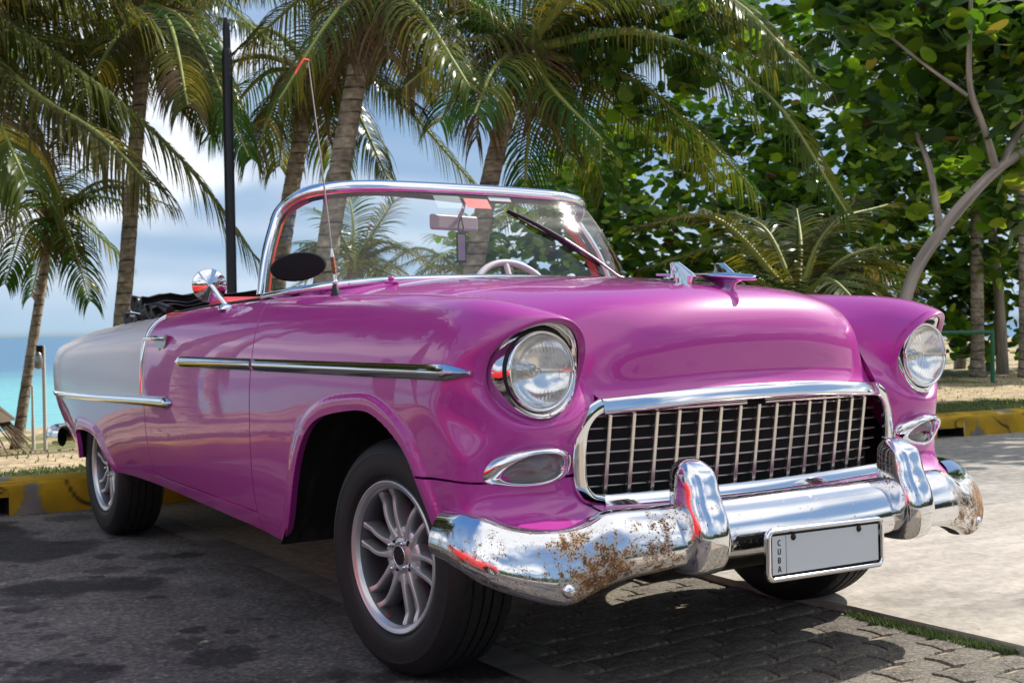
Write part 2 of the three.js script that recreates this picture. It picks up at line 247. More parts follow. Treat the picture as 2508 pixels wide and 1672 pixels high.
// ---- the side of the car: fender, door, quarter
const rows = 13;
const COLS = { // name: rows r0..r12 of [w, y, z]; null where the surface ends
  Q6: [null, null, [.70, .845, -4.045], [.752, .838, -4.05], [.785, .825, -4.035], [.80, .79, -4.025], [.805, .75, -4.015], [.805, .70, -4.005], [.803, .645, -3.99], [.80, .60, -3.965], [.797, .575, -3.94], [.793, .555, -3.92], [.79, .54, -3.90]],
  Q5: [null, null, [.70, .905, -3.95], [.765, .905, -3.95], [.815, .885, -3.95], [.838, .84, -3.945], [.848, .79, -3.94], [.85, .72, -3.93], [.848, .65, -3.91], [.843, .60, -3.88], [.838, .565, -3.85], [.833, .54, -3.82], [.828, .52, -3.80]],
  Q4: [null, null, [.705, .944, -3.72], [.778, .942, -3.72], [.842, .915, -3.72], [.872, .86, -3.72], [.882, .80, -3.72], [.885, .725, -3.715], [.883, .652, -3.70], [.877, .59, -3.68], [.87, .54, -3.65], [.862, .495, -3.62], [.854, .462, -3.59]],
  Q3: [null, null, [.71, .973, -3.43], [.786, .970, -3.43], [.853, .938, -3.43], [.89, .88, -3.43], [.901, .81, -3.43], [.904, .735, -3.43], [.901, .658, -3.43], [.896, .57, -3.43], [.889, .50, -3.43], [.88, .445, -3.42], [.872, .407, -3.40]],
  B2: [null, null, [.715, .994, -3.17], [.79, .990, -3.17], [.857, .955, -3.17], [.897, .895, -3.17], [.908, .82, -3.17], [.911, .745, -3.17], [.912, .664, -3.17], [.91, .497, -3.17], [.905, .45, -3.19], [.897, .40, -3.20], [.889, .352, -3.215]],
  B1: [null, null, [.718, 1.005, -2.95], [.79, 1.001, -2.95], [.858, .965, -2.95], [.899, .905, -2.95], [.91, .83, -2.95], [.914, .755, -2.95], [.915, .669, -2.95], [.913, .503, -2.96], null, null, null],
  B0: [null, null, [.72, 1.018, -2.72], [.79, 1.014, -2.72], [.858, .976, -2.72], [.899, .915, -2.72], [.911, .84, -2.72], [.916, .762, -2.72], [.917, .674, -2.72], [.914, .478, -2.80], [.908, .42, -2.715], [.898, .368, -2.645], [.884, .337, -2.60]],
  Q2: [null, null, [.722, 1.03, -2.45], [.79, 1.026, -2.45], [.858, .988, -2.45], [.899, .925, -2.45], [.911, .85, -2.45], [.917, .77, -2.45], [.918, .680, -2.45], [.914, .555, -2.45], [.904, .46, -2.44], [.889, .385, -2.42], [.868, .338, -2.40]],
  Q1: [null, null, [.724, 1.038, -2.23], [.79, 1.034, -2.23], [.856, .998, -2.23], [.897, .932, -2.23], [.910, .855, -2.23], [.916, .775, -2.23], [.918, .684, -2.23], [.913, .56, -2.23], [.902, .46, -2.22], [.883, .382, -2.21], [.862, .335, -2.20]],
  G4: [null, null, null, [.788, 1.044, -2.035], [.850, 1.010, -2.035], [.892, .945, -2.035], [.908, .86, -2.035], [.915, .78, -2.035], [.917, .686, -2.035], [.911, .56, -2.035], [.899, .46, -2.035], [.878, .378, -2.035], [.858, .331, -2.035]],
  G3: [null, null, null, [.79, 1.059, -1.75], [.848, 1.025, -1.75], [.888, .953, -1.75], [.907, .866, -1.75], [.914, .783, -1.75], [.916, .683, -1.75], [.910, .56, -1.75], [.898, .457, -1.75], [.877, .370, -1.75], [.858, .322, -1.75]],
  G2: [null, null, null, [.79, 1.067, -1.45], [.845, 1.034, -1.45], [.887, .958, -1.45], [.906, .870, -1.45], [.913, .785, -1.45], [.915, .682, -1.45], [.910, .56, -1.45], [.898, .455, -1.45], [.877, .364, -1.45], [.857, .311, -1.45]],
  G1: [null, null, null, [.79, 1.073, -1.16], [.843, 1.041, -1.16], [.886, .962, -1.16], [.905, .873, -1.16], [.912, .787, -1.16], [.914, .681, -1.16], [.909, .56, -1.16], [.897, .452, -1.16], [.876, .358, -1.16], [.856, .300, -1.16]],
  F0: [[.655, 1.078, -.78], [.69, 1.083, -.83], [.735, 1.085, -.885], [.787, 1.077, -.92], [.841, 1.045, -.885], [.885, .965, -.852], [.905, .875, -.842], [.912, .79, -.848], [.913, .68, -.855], [.908, .56, -.865], [.896, .45, -.88], [.875, .351, -.895], [.855, .29, -.90]],
  F1: [[.65, 1.070, -.62], [.69, 1.077, -.65], [.732, 1.081, -.68], [.782, 1.077, -.70], [.84, 1.045, -.70], [.885, .965, -.70], [.905, .875, -.70], [.911, .79, -.70], [.912, .68, -.70], [.907, .56, -.70], [.897, .45, -.715], [.88, .352, -.735], [.862, .283, -.75]],
  A0: [[.645, 1.058, -.42], [.685, 1.068, -.44], [.73, 1.074, -.46], [.78, 1.073, -.47], [.84, 1.043, -.47], [.885, .965, -.47], [.905, .875, -.47], [.911, .795, -.465], [.909, .655, -.40], [.906, .545, -.485], [.899, .43, -.54], [.886, .350, -.595], [.874, .292, -.655]],
  A1: [[.638, 1.048, -.25], [.68, 1.06, -.26], [.728, 1.069, -.27], [.78, 1.069, -.27], [.84, 1.039, -.27], [.885, .963, -.27], [.905, .873, -.27], [.911, .797, -.27], [.909, .713, -.275], null, null, null, null],
  A2: [[.632, 1.037, -.10], [.675, 1.052, -.10], [.725, 1.064, -.10], [.78, 1.065, -.10], [.841, 1.034, -.10], [.886, .960, -.10], [.905, .871, -.10], [.911, .798, -.10], [.909, .737, -.10], null, null, null, null],
  A3: [[.626, 1.022, .05], [.67, 1.042, .05], [.722, 1.058, .05], [.78, 1.060, .05], [.842, 1.028, .05], [.886, .956, .05], [.905, .868, .05], [.911, .795, .05], [.909, .734, .05], null, null, null, null],
  A4: [[.615, 1.000, .18], [.66, 1.026, .185], [.718, 1.049, .19], [.78, 1.052, .19], [.844, 1.02, .19], [.888, .95, .19], [.905, .864, .20], [.911, .785, .21], [.908, .66, .205], [.904, .585, .267], [.899, .52, .31], [.894, .475, .335], [.89, .455, .345]],
  D: [[.595, .955, .365], [.632, .985, .375], [.70, 1.028, .39], [.785, 1.041, .40], [.856, 1.006, .395], [.893, .937, .385], [.906, .857, .37], [.909, .77, .39], [.905, .68, .42], [.901, .588, .42], [.896, .53, .42], [.893, .485, .42], [.905, .462, .42]],
};
function buildSide() {
  const V = [], F = [], id = {}, add = (p) => V.push(p.slice()) - 1, names = Object.keys(COLS);
  for (const n of names) id[n] = COLS[n].map((p) => p ? add(p) : -1);
  const face = (g, ...v) => { v = v.filter((x, i) => v.indexOf(x) === i); if (v.length > 2 && v.every((x) => x >= 0)) F.push({ v, g }); };
  const groupOf = (ci, r) => { const n = names[ci], door = ci >= 9 && ci < 13; if (ci < 9) return r < 8 ? 'quarter_panel' : 'lower_quarter_panel'; if (door) return r >= 11 ? 'rocker_panel' : 'door'; return ci >= names.indexOf('A4') && r >= 9 ? 'fender_extension' : 'front_fender'; };
  for (let c = 0; c + 1 < names.length; c++) for (let r = 0; r < rows - 1; r++) face(groupOf(c, r), id[names[c]][r], id[names[c]][r + 1], id[names[c + 1]][r + 1], id[names[c + 1]][r]);
  // headlight rings: A opening, B lip, C shoulder, D = last column and the front face
  const dcol = id.D, D = [6, 5, 4, 3, 2, 1, 0].map((r) => dcol[r]);
  const d7 = add([.566, .862, .463]), d8 = add([.535, .783, .545]), d9 = add([.655, .688, .578]), d10 = add([.752, .680, .570]), d11 = add([.846, .692, .528]);
  D.push(d7, d8, d9, d10, d11, dcol[7]);
  const C = [[.893, .852, .462], [.876, .925, .50], [.832, .988, .525], [.762, 1.016, .542], [.695, 1.003, .532], [.640, .962, .510], [.603, .905, .515], [.588, .835, .540], [.606, .768, .566], [.668, .727, .582], [.745, .717, .578], [.815, .735, .553], [.872, .787, .51]].map(add);
  const th = [10, 35, 62, 88, 112, 138, 165, 195, 222, 250, 277, 305, 337];
  const opening = (deg, k, dz) => { const a = deg * PI / 180, c = Math.cos(a), s = Math.sin(a); const w = .7235 + (c > 0 ? .117 : .114) * c * k, y = .857 + (s > 0 ? .116 : .121) * s * k; const z = .570 + .0255 * s - .030 * c - .030 * Math.cos(2 * a) + dz; return [w, y, z]; };
  const A = th.map((d) => add(opening(d, 1, 0))), B = th.map((d) => { const up = smooth(-0.35, 0.45, Math.sin(d * PI / 180)); return add(opening(d, lerp(1.10, 1.13, up), lerp(0.002, 0.014, up))); });
  for (const [X, Y] of [[A, B], [B, C], [C, D]]) for (let i = 0; i < 13; i++) { const j = (i + 1) % 13; face('front_fender', X[i], X[j], Y[j], Y[i]); }
  // front face under the headlight, wrapping from the side to the grille; last rows flow out over the bumper
  let prev = [dcol[7], d11, d10, d9, d8];
  const low = [[8, [.872, .640, .507], [.757, .635, .547], [.668, .640, .553], [.594, .650, .540]], [9, [.871, .588, .503], [.758, .588, .543], [.668, .588, .549], [.601, .590, .537]], [10, [.870, .535, .505], [.76, .535, .546], [.67, .535, .553], [.597, .540, .541]], [11, [.882, .497, .525], [.77, .492, .585], [.67, .496, .595], [.57, .508, .563]], [12, [.918, .480, .565], [.79, .468, .662], [.67, .478, .672], [.55, .49, .640]]];
  for (const [r, ...p] of low) { const cur = [dcol[r], ...p.map(add)]; for (let i = 0; i < 4; i++) face(r >= 10 ? 'fender_extension' : 'front_fender', prev[i], cur[i], cur[i + 1], prev[i + 1]); prev = cur; }
  // make all faces wind the same way round as the side grid
  return [V, F];
}
function orient(F) { // consistent winding by flood fill, starting from face 0
  const E = new Map(), key = (a, b) => a < b ? a * 1e6 + b : b * 1e6 + a; F.forEach((f, i) => f.v.forEach((a, k) => { const q = key(a, f.v[(k + 1) % f.v.length]); (E.get(q) ?? E.set(q, []).get(q)).push(i); }));
  const done = new Set([0]), st = [0]; while (st.length) { const i = st.pop(), f = F[i]; f.v.forEach((a, k) => { const b = f.v[(k + 1) % f.v.length]; for (const j of E.get(key(a, b))) if (!done.has(j)) { const g = F[j].v, p = g.indexOf(a); if (g[(p + 1) % g.length] === b) g.reverse(); done.add(j); st.push(j); } }); }
}
const [cageV, cageF] = buildSide(); orient(cageF);
{ // outward on the right-hand side means x < 0: check the first face and turn all round if needed
  const q = cageF.find((f) => f.g === 'door').v.map((i) => v3(-cageV[i][0], cageV[i][1], cageV[i][2])), n = q[2].clone().sub(q[0]).cross(q[3].clone().sub(q[1])); if (n.x > 0) cageF.forEach((f) => f.v.reverse());
}
const [sideV, sideF] = subdivide(cageV, cageF, 4);
const archPts = sample([[0, .283, -.645], [0, .345, -.60], [0, .43, -.54], [0, .545, -.485], [0, .655, -.40], [0, .713, -.275], [0, .737, -.10], [0, .734, .05], [0, .66, .205], [0, .585, .267], [0, .52, .31], [0, .455, .345]], 60);
const rearArchPts = sample([[0, .337, -2.60], [0, .368, -2.645], [0, .42, -2.715], [0, .478, -2.80], [0, .503, -2.96], [0, .497, -3.17], [0, .45, -3.19], [0, .352, -3.215]], 40);
const nearTo = (pts, y, z) => { let d = 9; for (const p of pts) d = Math.min(d, Math.hypot(p.y - y, p.z - z)); return d; };
function dent(p, n) { // flared wheel lips, and the slight waves of an old, hand-beaten panel
  if (p.y < 0.9 && Math.abs(p.x) > 0.8) {
    const flare = (d, s) => s * (1 - smooth(0.034, 0.052, d)) * (0.75 + 0.25 * smooth(0, 0.02, d));
    if (p.z > -.8 && p.z < .48) p.x += Math.sign(p.x) * flare(nearTo(archPts, p.y, p.z), 0.010);
    if (p.z < -2.4 && p.z > -3.4) p.x += Math.sign(p.x) * flare(nearTo(rearArchPts, p.y, p.z), 0.007);
  }
  p.addScaledVector(n, 0.0018 * (fbm(p.x * 1.5 + 5, p.y * 3.5, p.z * 2.6 + 3, 2) - 0.5) + 0.0003 * (noise(p.x * 9, p.y * 13 + 4, p.z * 10) - 0.5));
}
const sidePanels = { '-1': panels(sideV, sideF, -1, { displace: dent }), 1: panels(sideV, sideF, 1, { displace: dent }) };
// width of the right flank at height y and station z (for the trim laid on it)
const flank = sidePanels['-1'].P.filter((p) => p.x < -0.78 && p.z < 0.75 && Math.hypot((p.y - .857), (p.z - .60)) > .105);
function flankW(y, z) { let best = []; for (const p of flank) { const d = (p.y - y) ** 2 + (p.z - z) ** 2; if (d < 0.002) best.push([d, -p.x]); } if (!best.length) return 0.9; best.sort((a, b) => a[0] - b[0]); best = best.slice(0, 5); let s = 0, t = 0; for (const [d, w] of best) { const k = 1 / (d + 1e-5); s += k * w; t += k; } return s / t; }

// ---- hood: one skin from side to side
const HOOD = [
  [[0, 1.144, -.57], [.22, 1.140, -.575], [.42, 1.126, -.60], [.56, 1.102, -.65], [.648, 1.076, -.70]],
  [[0, 1.134, -.30], [.22, 1.130, -.30], [.42, 1.113, -.30], [.55, 1.085, -.30], [.637, 1.055, -.30]],
  [[0, 1.116, -.02], [.21, 1.112, -.02], [.41, 1.092, -.02], [.535, 1.060, -.02], [.622, 1.029, -.02]],
  [[0, 1.096, .20], [.21, 1.091, .20], [.40, 1.069, .20], [.522, 1.034, .20], [.606, .998, .195]],
  [[0, 1.079, .40], [.21, 1.073, .398], [.39, 1.049, .39], [.505, 1.007, .375], [.587, .955, .360]],
  [[0, 1.048, .535], [.205, 1.042, .531], [.38, 1.013, .512], [.488, .967, .475], [.570, .908, .422]],
  [[0, .986, .600], [.20, .980, .595], [.37, .952, .572], [.472, .911, .530], [.556, .862, .460]],
  [[0, .900, .612], [.20, .895, .607], [.36, .875, .585], [.458, .848, .547], [.541, .820, .497]],
  [[0, .838, .606], [.20, .834, .602], [.355, .820, .584], [.45, .805, .555], [.527, .790, .525]],
  [[0, .797, .618], [.20, .795, .614], [.35, .787, .600], [.442, .780, .577], [.516, .774, .549]],
];
function buildHood() {
  const V = [], F = [], n = HOOD[0].length, m = 2 * n - 1, at = (i, j) => i * m + j;
  for (const r of HOOD) for (let j = 0; j < m; j++) { const k = Math.abs(j - n + 1), [w, y, z] = r[k]; V.push([j < n - 1 ? w : -w, y, z]); }
  for (let i = 0; i + 1 < HOOD.length; i++) for (let j = 0; j + 1 < m; j++) F.push({ v: [at(i, j), at(i, j + 1), at(i + 1, j + 1), at(i + 1, j)], g: 'hood' });
  const q = F[0].v.map((i) => v3(-V[i][0], V[i][1], V[i][2])), nn = q[2].clone().sub(q[0]).cross(q[3].clone().sub(q[1])); if (nn.y < 0) F.forEach((f) => f.v.reverse());
  return subdivide(V, F, 4);
}
const hoodWave = (p, n) => p.addScaledVector(n, 0.0050 * (fbm(p.x * 2.4 + 9, p.y * 4, p.z * 3.2, 2) - 0.5) * smooth(0.60, 0.5, Math.abs(p.x)));
const hoodPanel = panels(...buildHood(), -1, { displace: hoodWave });
const hoodY = (x, z) => { let b = 1e9, y = 1.1; for (const p of hoodPanel.P) { if (p.y < 0.98 && z < 0.5) continue; const d = (p.x - x) ** 2 + (p.z - z) ** 2; if (d < b) { b = d; y = p.y; } } return y; };
// ---------------------------------------------------------------- the car, built round its own axes: front axle at z = 0, nose towards +z
const car = thing('classic_convertible', 'purple classic convertible with open roof, chrome bumper and egg-crate grille', 'car');
const sides = [-1, 1];
part('hood', hoodPanel.geos.hood, M.paint, car);
for (const s of sides) for (const n of ['front_fender', 'fender_extension', 'door', 'rocker_panel', 'quarter_panel', 'lower_quarter_panel']) part(n, sidePanels[s].geos[n], n === 'quarter_panel' ? M.silver : M.paint, car);
// windscreen lines
const baseHalf = [[0, 1.148, -.645], [.3, 1.144, -.655], [.5, 1.136, -.685], [.65, 1.122, -.765], [.74, 1.108, -.885], [.785, 1.094, -1.045]];
const topHalf = [[0, 1.478, -.875], [.25, 1.477, -.88], [.42, 1.474, -.892], [.54, 1.467, -.935], [.625, 1.452, -1.03], [.675, 1.405, -1.13]];
const both = (h, dx = 0, dy = 0, dz = 0) => [...h.slice(1).reverse().map(([w, y, z]) => v3(-w - dx, y + dy, z + dz)), ...h.map(([w, y, z]) => v3(w + (w ? dx : 0), y + dy, z + dz))];
{ // cowl between hood and windscreen
  const front = [[0, 1.1435, -.576], [.22, 1.1395, -.581], [.42, 1.1255, -.606], [.56, 1.101, -.656], [.652, 1.077, -.708], [.69, 1.0835, -.835], [.735, 1.0855, -.892], [.785, 1.0785, -.928]];
  const back = [[0, 1.143, -.66], [.22, 1.139, -.667], [.42, 1.132, -.69], [.56, 1.121, -.74], [.652, 1.112, -.79], [.69, 1.105, -.86], [.735, 1.098, -.93], [.785, 1.085, -1.05]];
  const f = sample(both(front), 60), b = sample(both(back), 60), mid = f.map((p, i) => p.clone().lerp(b[i], 0.5).add(v3(0, 0.003, 0)));
  part('cowl', gridGeo([f.map((p) => p.clone().add(v3(0, -.02, 0.001))), f, mid, b, b.map((p) => p.clone().add(v3(0, -.06, 0)))]), M.paint, car);
}
// rear deck and tail closing the body behind the cabin
{
  const q = (w) => [[w, 1.0, -2.98], [w, .992, -3.17], [w, .972, -3.43], [w, .944, -3.72], [w, .90, -3.95], [w, .84, -4.05], [w, .70, -4.06], [w, .55, -3.98]];
  const ws = [-.72, -.5, 0, .5, .72]; part('trunk_lid', gridGeo(ws.map((w) => sample(q(w).map(([a, y, z]) => [a, y + .025 * (1 - (w / .72) ** 2), z]), 30))), M.silver, car);
}
// dark underside, wheel housings
part('underbody', [move(rbox(1.5, .06, 3.1, .02), 0, .34, -2.2), move(rbox(.9, .10, 1.5, .02), 0, .36, -.1)], M.under, car);
for (const s of sides) for (const [pts, cx] of [[archPts, .45], [rearArchPts, .5]]) {
  const L = (w, k) => pts.map((p) => { const c = pts === archPts ? [.42, -.14] : [.36, -2.92]; const dy = p.y - c[0], dz = p.z - c[1], l = Math.hypot(dy, dz); return v3(s * w, p.y + dy / l * k, p.z + dz / l * k); });
  const inner = L(cx, .03), c = pts === archPts ? v3(s * cx, .30, -.14) : v3(s * cx, .30, -2.92);
  part('wheel_housing', [gridGeo([L(.893, .012), L(.80, .025), L(.65, .03), inner]), gridGeo([inner, inner.map((p) => p.clone().lerp(c, .98))])], M.under, car);
}
// ---- headlights
const lensTex = tex(128, 128, (u, v) => [0.5 + 0.5 * Math.sin(u * 34 * PI) * (Math.abs(v - .5) < .46 ? 1 : 0) * (noise(Math.floor(u * 3), Math.floor(v * 4), 1) > .35 ? 1 : .25)]);
M.reflector = std({ color: lin(.93, .93, .92), metalness: 1, roughness: .14 });
M.headlens = phys({ color: lin(0.97, 0.98, 0.98), roughness: 0.10, transmission: .9, thickness: 0, ior: 1.5, bumpMap: lensTex, bumpScale: 0.005 });
for (const s of sides) {
  const hx = .725, hy = .856, lamp = new THREE.Group(); lamp.name = 'headlight'; lamp.position.set(s * hx, hy, .582); car.add(lamp);
  const open = (deg, k) => { const a = deg * PI / 180, c = Math.cos(a), q = Math.sin(a); return v3(s * (.7235 + (c > 0 ? .117 : .114) * c * k - hx), .857 + (q > 0 ? .116 : .121) * q * k - hy, .570 + .0255 * q - .030 * c - .030 * Math.cos(2 * a) - .582); };
  const ring = [], ring1 = [], ring2 = [], ring3 = []; for (let d = 0; d <= 360; d += 5) { const a = d * PI / 180, lo = smooth(0.5, -0.5, Math.sin(a)); const o = open(d, 1.0), i = v3(s * .099 * Math.cos(a), .099 * Math.sin(a), -.012); ring.push(o.clone().add(v3(0, 0, -.006))); ring1.push(o.clone().lerp(i, .25).add(v3(0, 0, lerp(-.004, .010, lo)))); ring2.push(o.clone().lerp(i, .65).add(v3(0, 0, lerp(-.012, .010, lo)))); ring3.push(i); }
  part('bezel', gridGeo([ring, ring1, ring2, ring3], false, true), M.chrome, lamp);
  part('trim_ring', lathe([[.100, -.02], [.0995, -.004], [.0975, .003], [.094, .005], [.0905, .002], [.089, -.006]], 56, 'z'), M.chrome, lamp);
  part('gasket', lathe([[.1015, -.022], [.1025, -.010], [.1005, -.006], [.0985, -.012]], 48, 'z'), M.rubber, lamp);
  part('reflector', lathe([[.089, -.006], [.08, -.022], [.062, -.04], [.04, -.052], [.018, -.058], [.0001, -.059]], 40, 'z'), M.reflector, lamp);
  part('bulb', [lathe([[.0001, -.012], [.007, -.014], [.009, -.022], [.009, -.06]], 16, 'z'), move(lathe([[.018, -.058], [.018, -.045], [.013, -.040], [.008, -.040]], 20, 'z'), 0, 0, 0)], M.dullchrome, lamp);
  const lens = lathe([[.0001, .026], [.02, .0245], [.042, .019], [.062, .011], [.078, .002], [.0885, -.006]], 40, 'z'); const P = lens.attributes.position, U = lens.attributes.uv; for (let i = 0; i < P.count; i++) U.setXY(i, P.getX(i) / .18 + .5, P.getY(i) / .18 + .5);
  part('lens', lens, M.headlens, lamp);
  part('screw', move(new THREE.SphereGeometry(.0045, 10, 8), s * -.016, -.107, .012), M.dullchrome, lamp);
}
// ---- parking lights
const faceZ = (w) => lerp(.548, .502, smooth(.70, .87, w)) - .012 * smooth(.70, .60, w);
for (const s of sides) {
  const pl = new THREE.Group(); pl.name = 'parking_light'; car.add(pl);
  const loop = (k, z) => { const o = []; for (let i = 0; i <= 48; i++) { const a = i / 48 * 2 * PI, c = Math.cos(a), q = Math.sin(a); const w = .738 + .119 * k * Math.sign(c) * Math.pow(Math.abs(c), .92), y0 = q > 0 ? .072 * Math.pow(q, .95) : -.036 * Math.pow(-q, .9); const y = .606 + .008 * (1 - k) + y0 * k - .004 * c; o.push(v3(s * w, y, faceZ(w) + z * (z > .005 ? .62 + .85 * smooth(-.3, .9, q) : 1) + .006 * Math.max(0, q))); } return o; };
  part('bezel', gridGeo([loop(1.02, -.004), loop(1.0, .0051), loop(.96, .020), loop(.87, .034), loop(.74, .039), loop(.67, .035), loop(.64, .010)], false, true), M.chrome, pl);
  const lp = [loop(.66, .015), loop(.55, .020), loop(.4, .023), loop(.2, .025), loop(.01, .026)];
  part('lens', gridGeo(lp, false, true), M.smoke, pl);
  part('reflector', [gridGeo([loop(.71, .006), loop(.4, -.014), loop(.01, -.02)], false, true), move(lathe([[.024, .012], [.022, .004], [.012, -.012], [.0001, -.014]], 24, 'z'), s * .735, .625, .545)], M.dullchrome, pl);
}
// ---- grille
const grille = new THREE.Group(); grille.name = 'grille'; car.add(grille);
const gz = (w) => .589 - .19 * w * w;
const inGrille = (y) => lerp(.572, .53, smooth(.60, .53, y)) - .045 * smooth(.69, .745, y);
for (let k = -7; k <= 7; k++) { const w = k * .0695, top = .742 - .004 * Math.abs(k) / 7, z = gz(Math.abs(w)); const b = rbox(.0125, top - .522, .013, .003); b.translate(w, (top + .522) / 2, 0); const p = b.attributes.position; for (let i = 0; i < p.count; i++) p.setZ(i, p.getZ(i) + z - .03 * clamp((.62 - p.getY(i)) / .1) - .004); b.computeVertexNormals(); part('grille_bar', b, M.bar, grille); }
for (const y of [.731, .700, .669, .638, .607, .577, .548]) { const e = inGrille(y); part('grille_rod', tube(Array.from({ length: 13 }, (_, i) => { const w = lerp(-e, e, i / 12); return v3(w, y, gz(w) - .021 - .03 * clamp((.62 - y) / .1)); }), .0034, 6), M.rod, grille); }
part('top_strip', sweep(sample([[-.49, .744, .546], [-.25, .747, .583], [-.055, .748, .593]], 20), circle(.006, 8), v3(0, 0, 1)), M.bar, grille);
part('top_strip', sweep(sample([[.015, .748, .593], [.25, .747, .583], [.49, .744, .546]], 20), circle(.006, 8), v3(0, 0, 1)), M.bar, grille);
part('radiator', [move(rbox(1.12, .27, .03, .01), 0, .63, .47)], M.black, grille);
part('recess', gridGeo([both([[0, .752, .60], [.3, .750, .58], [.5, .742, .548]]), both([[0, .76, .47], [.3, .76, .47], [.5, .76, .47]])].map((r) => sample(r, 20))), M.black, grille);
part('recess', gridGeo([both([[0, .522, .57], [.3, .522, .56], [.5, .525, .54]]), both([[0, .51, .47], [.3, .51, .47], [.5, .51, .47]])].map((r) => sample(r, 20))), M.black, grille);
const flat = (h, d) => [[-h / 2, -.008], [-h / 2, d * .35], [-h * .44, d * .75], [-h * .36, d * .95], [-h * .1, d * 1.02], [h * .3, d * .98], [h * .42, d * .8], [h / 2, d * .4], [h / 2, -.008]];
const molding = (h, d) => { const o = []; for (let i = 0; i <= 10; i++) { const a = i / 10 * PI; o.push([-Math.cos(a) * h / 2, Math.sin(a) * d]); } o.push([h / 2, -.006], [-h / 2, -.006]); return o; };
part('hood_lip', sweep(sample(both([[0, .778, .620], [.2, .776, .617], [.35, .769, .603], [.442, .763, .583], [.519, .757, .554]]), 60), flat(.044, .013), v3(0, .34, 1)), M.chrome, car);
for (const s of sides) part('frame_side', sweep(sample([[.521, .7615, .553], [.553, .745, .549], [.578, .712, .545], [.5885, .66, .543], [.589, .60, .541], [.582, .555, .541], [.558, .525, .545], [.524, .515, .552]].map(([w, y, z]) => v3(s * w, y, z)), 40), flat(.039, .013), v3(s * .25, 0, 1)), M.chrome, grille);
part('frame_bottom', sweep(sample(both([[0, .511, .582], [.2, .512, .578], [.36, .513, .568], [.522, .515, .5525]]), 40), flat(.040, .012), v3(0, .45, 1)), M.chrome, grille);
// gravel pan under the grille
part('gravel_pan', gridGeo([[[0, .505, .575], [.3, .506, .565], [.56, .512, .555]], [[0, .50, .60], [.3, .50, .592], [.56, .505, .58]], [[0, .49, .68], [.3, .49, .675], [.55, .492, .645]], [[0, .43, .70], [.3, .43, .695], [.55, .44, .66]], [[0, .36, .62], [.3, .36, .62], [.6, .38, .6]]].map((r) => sample(both(r), 30))), M.paint, car);

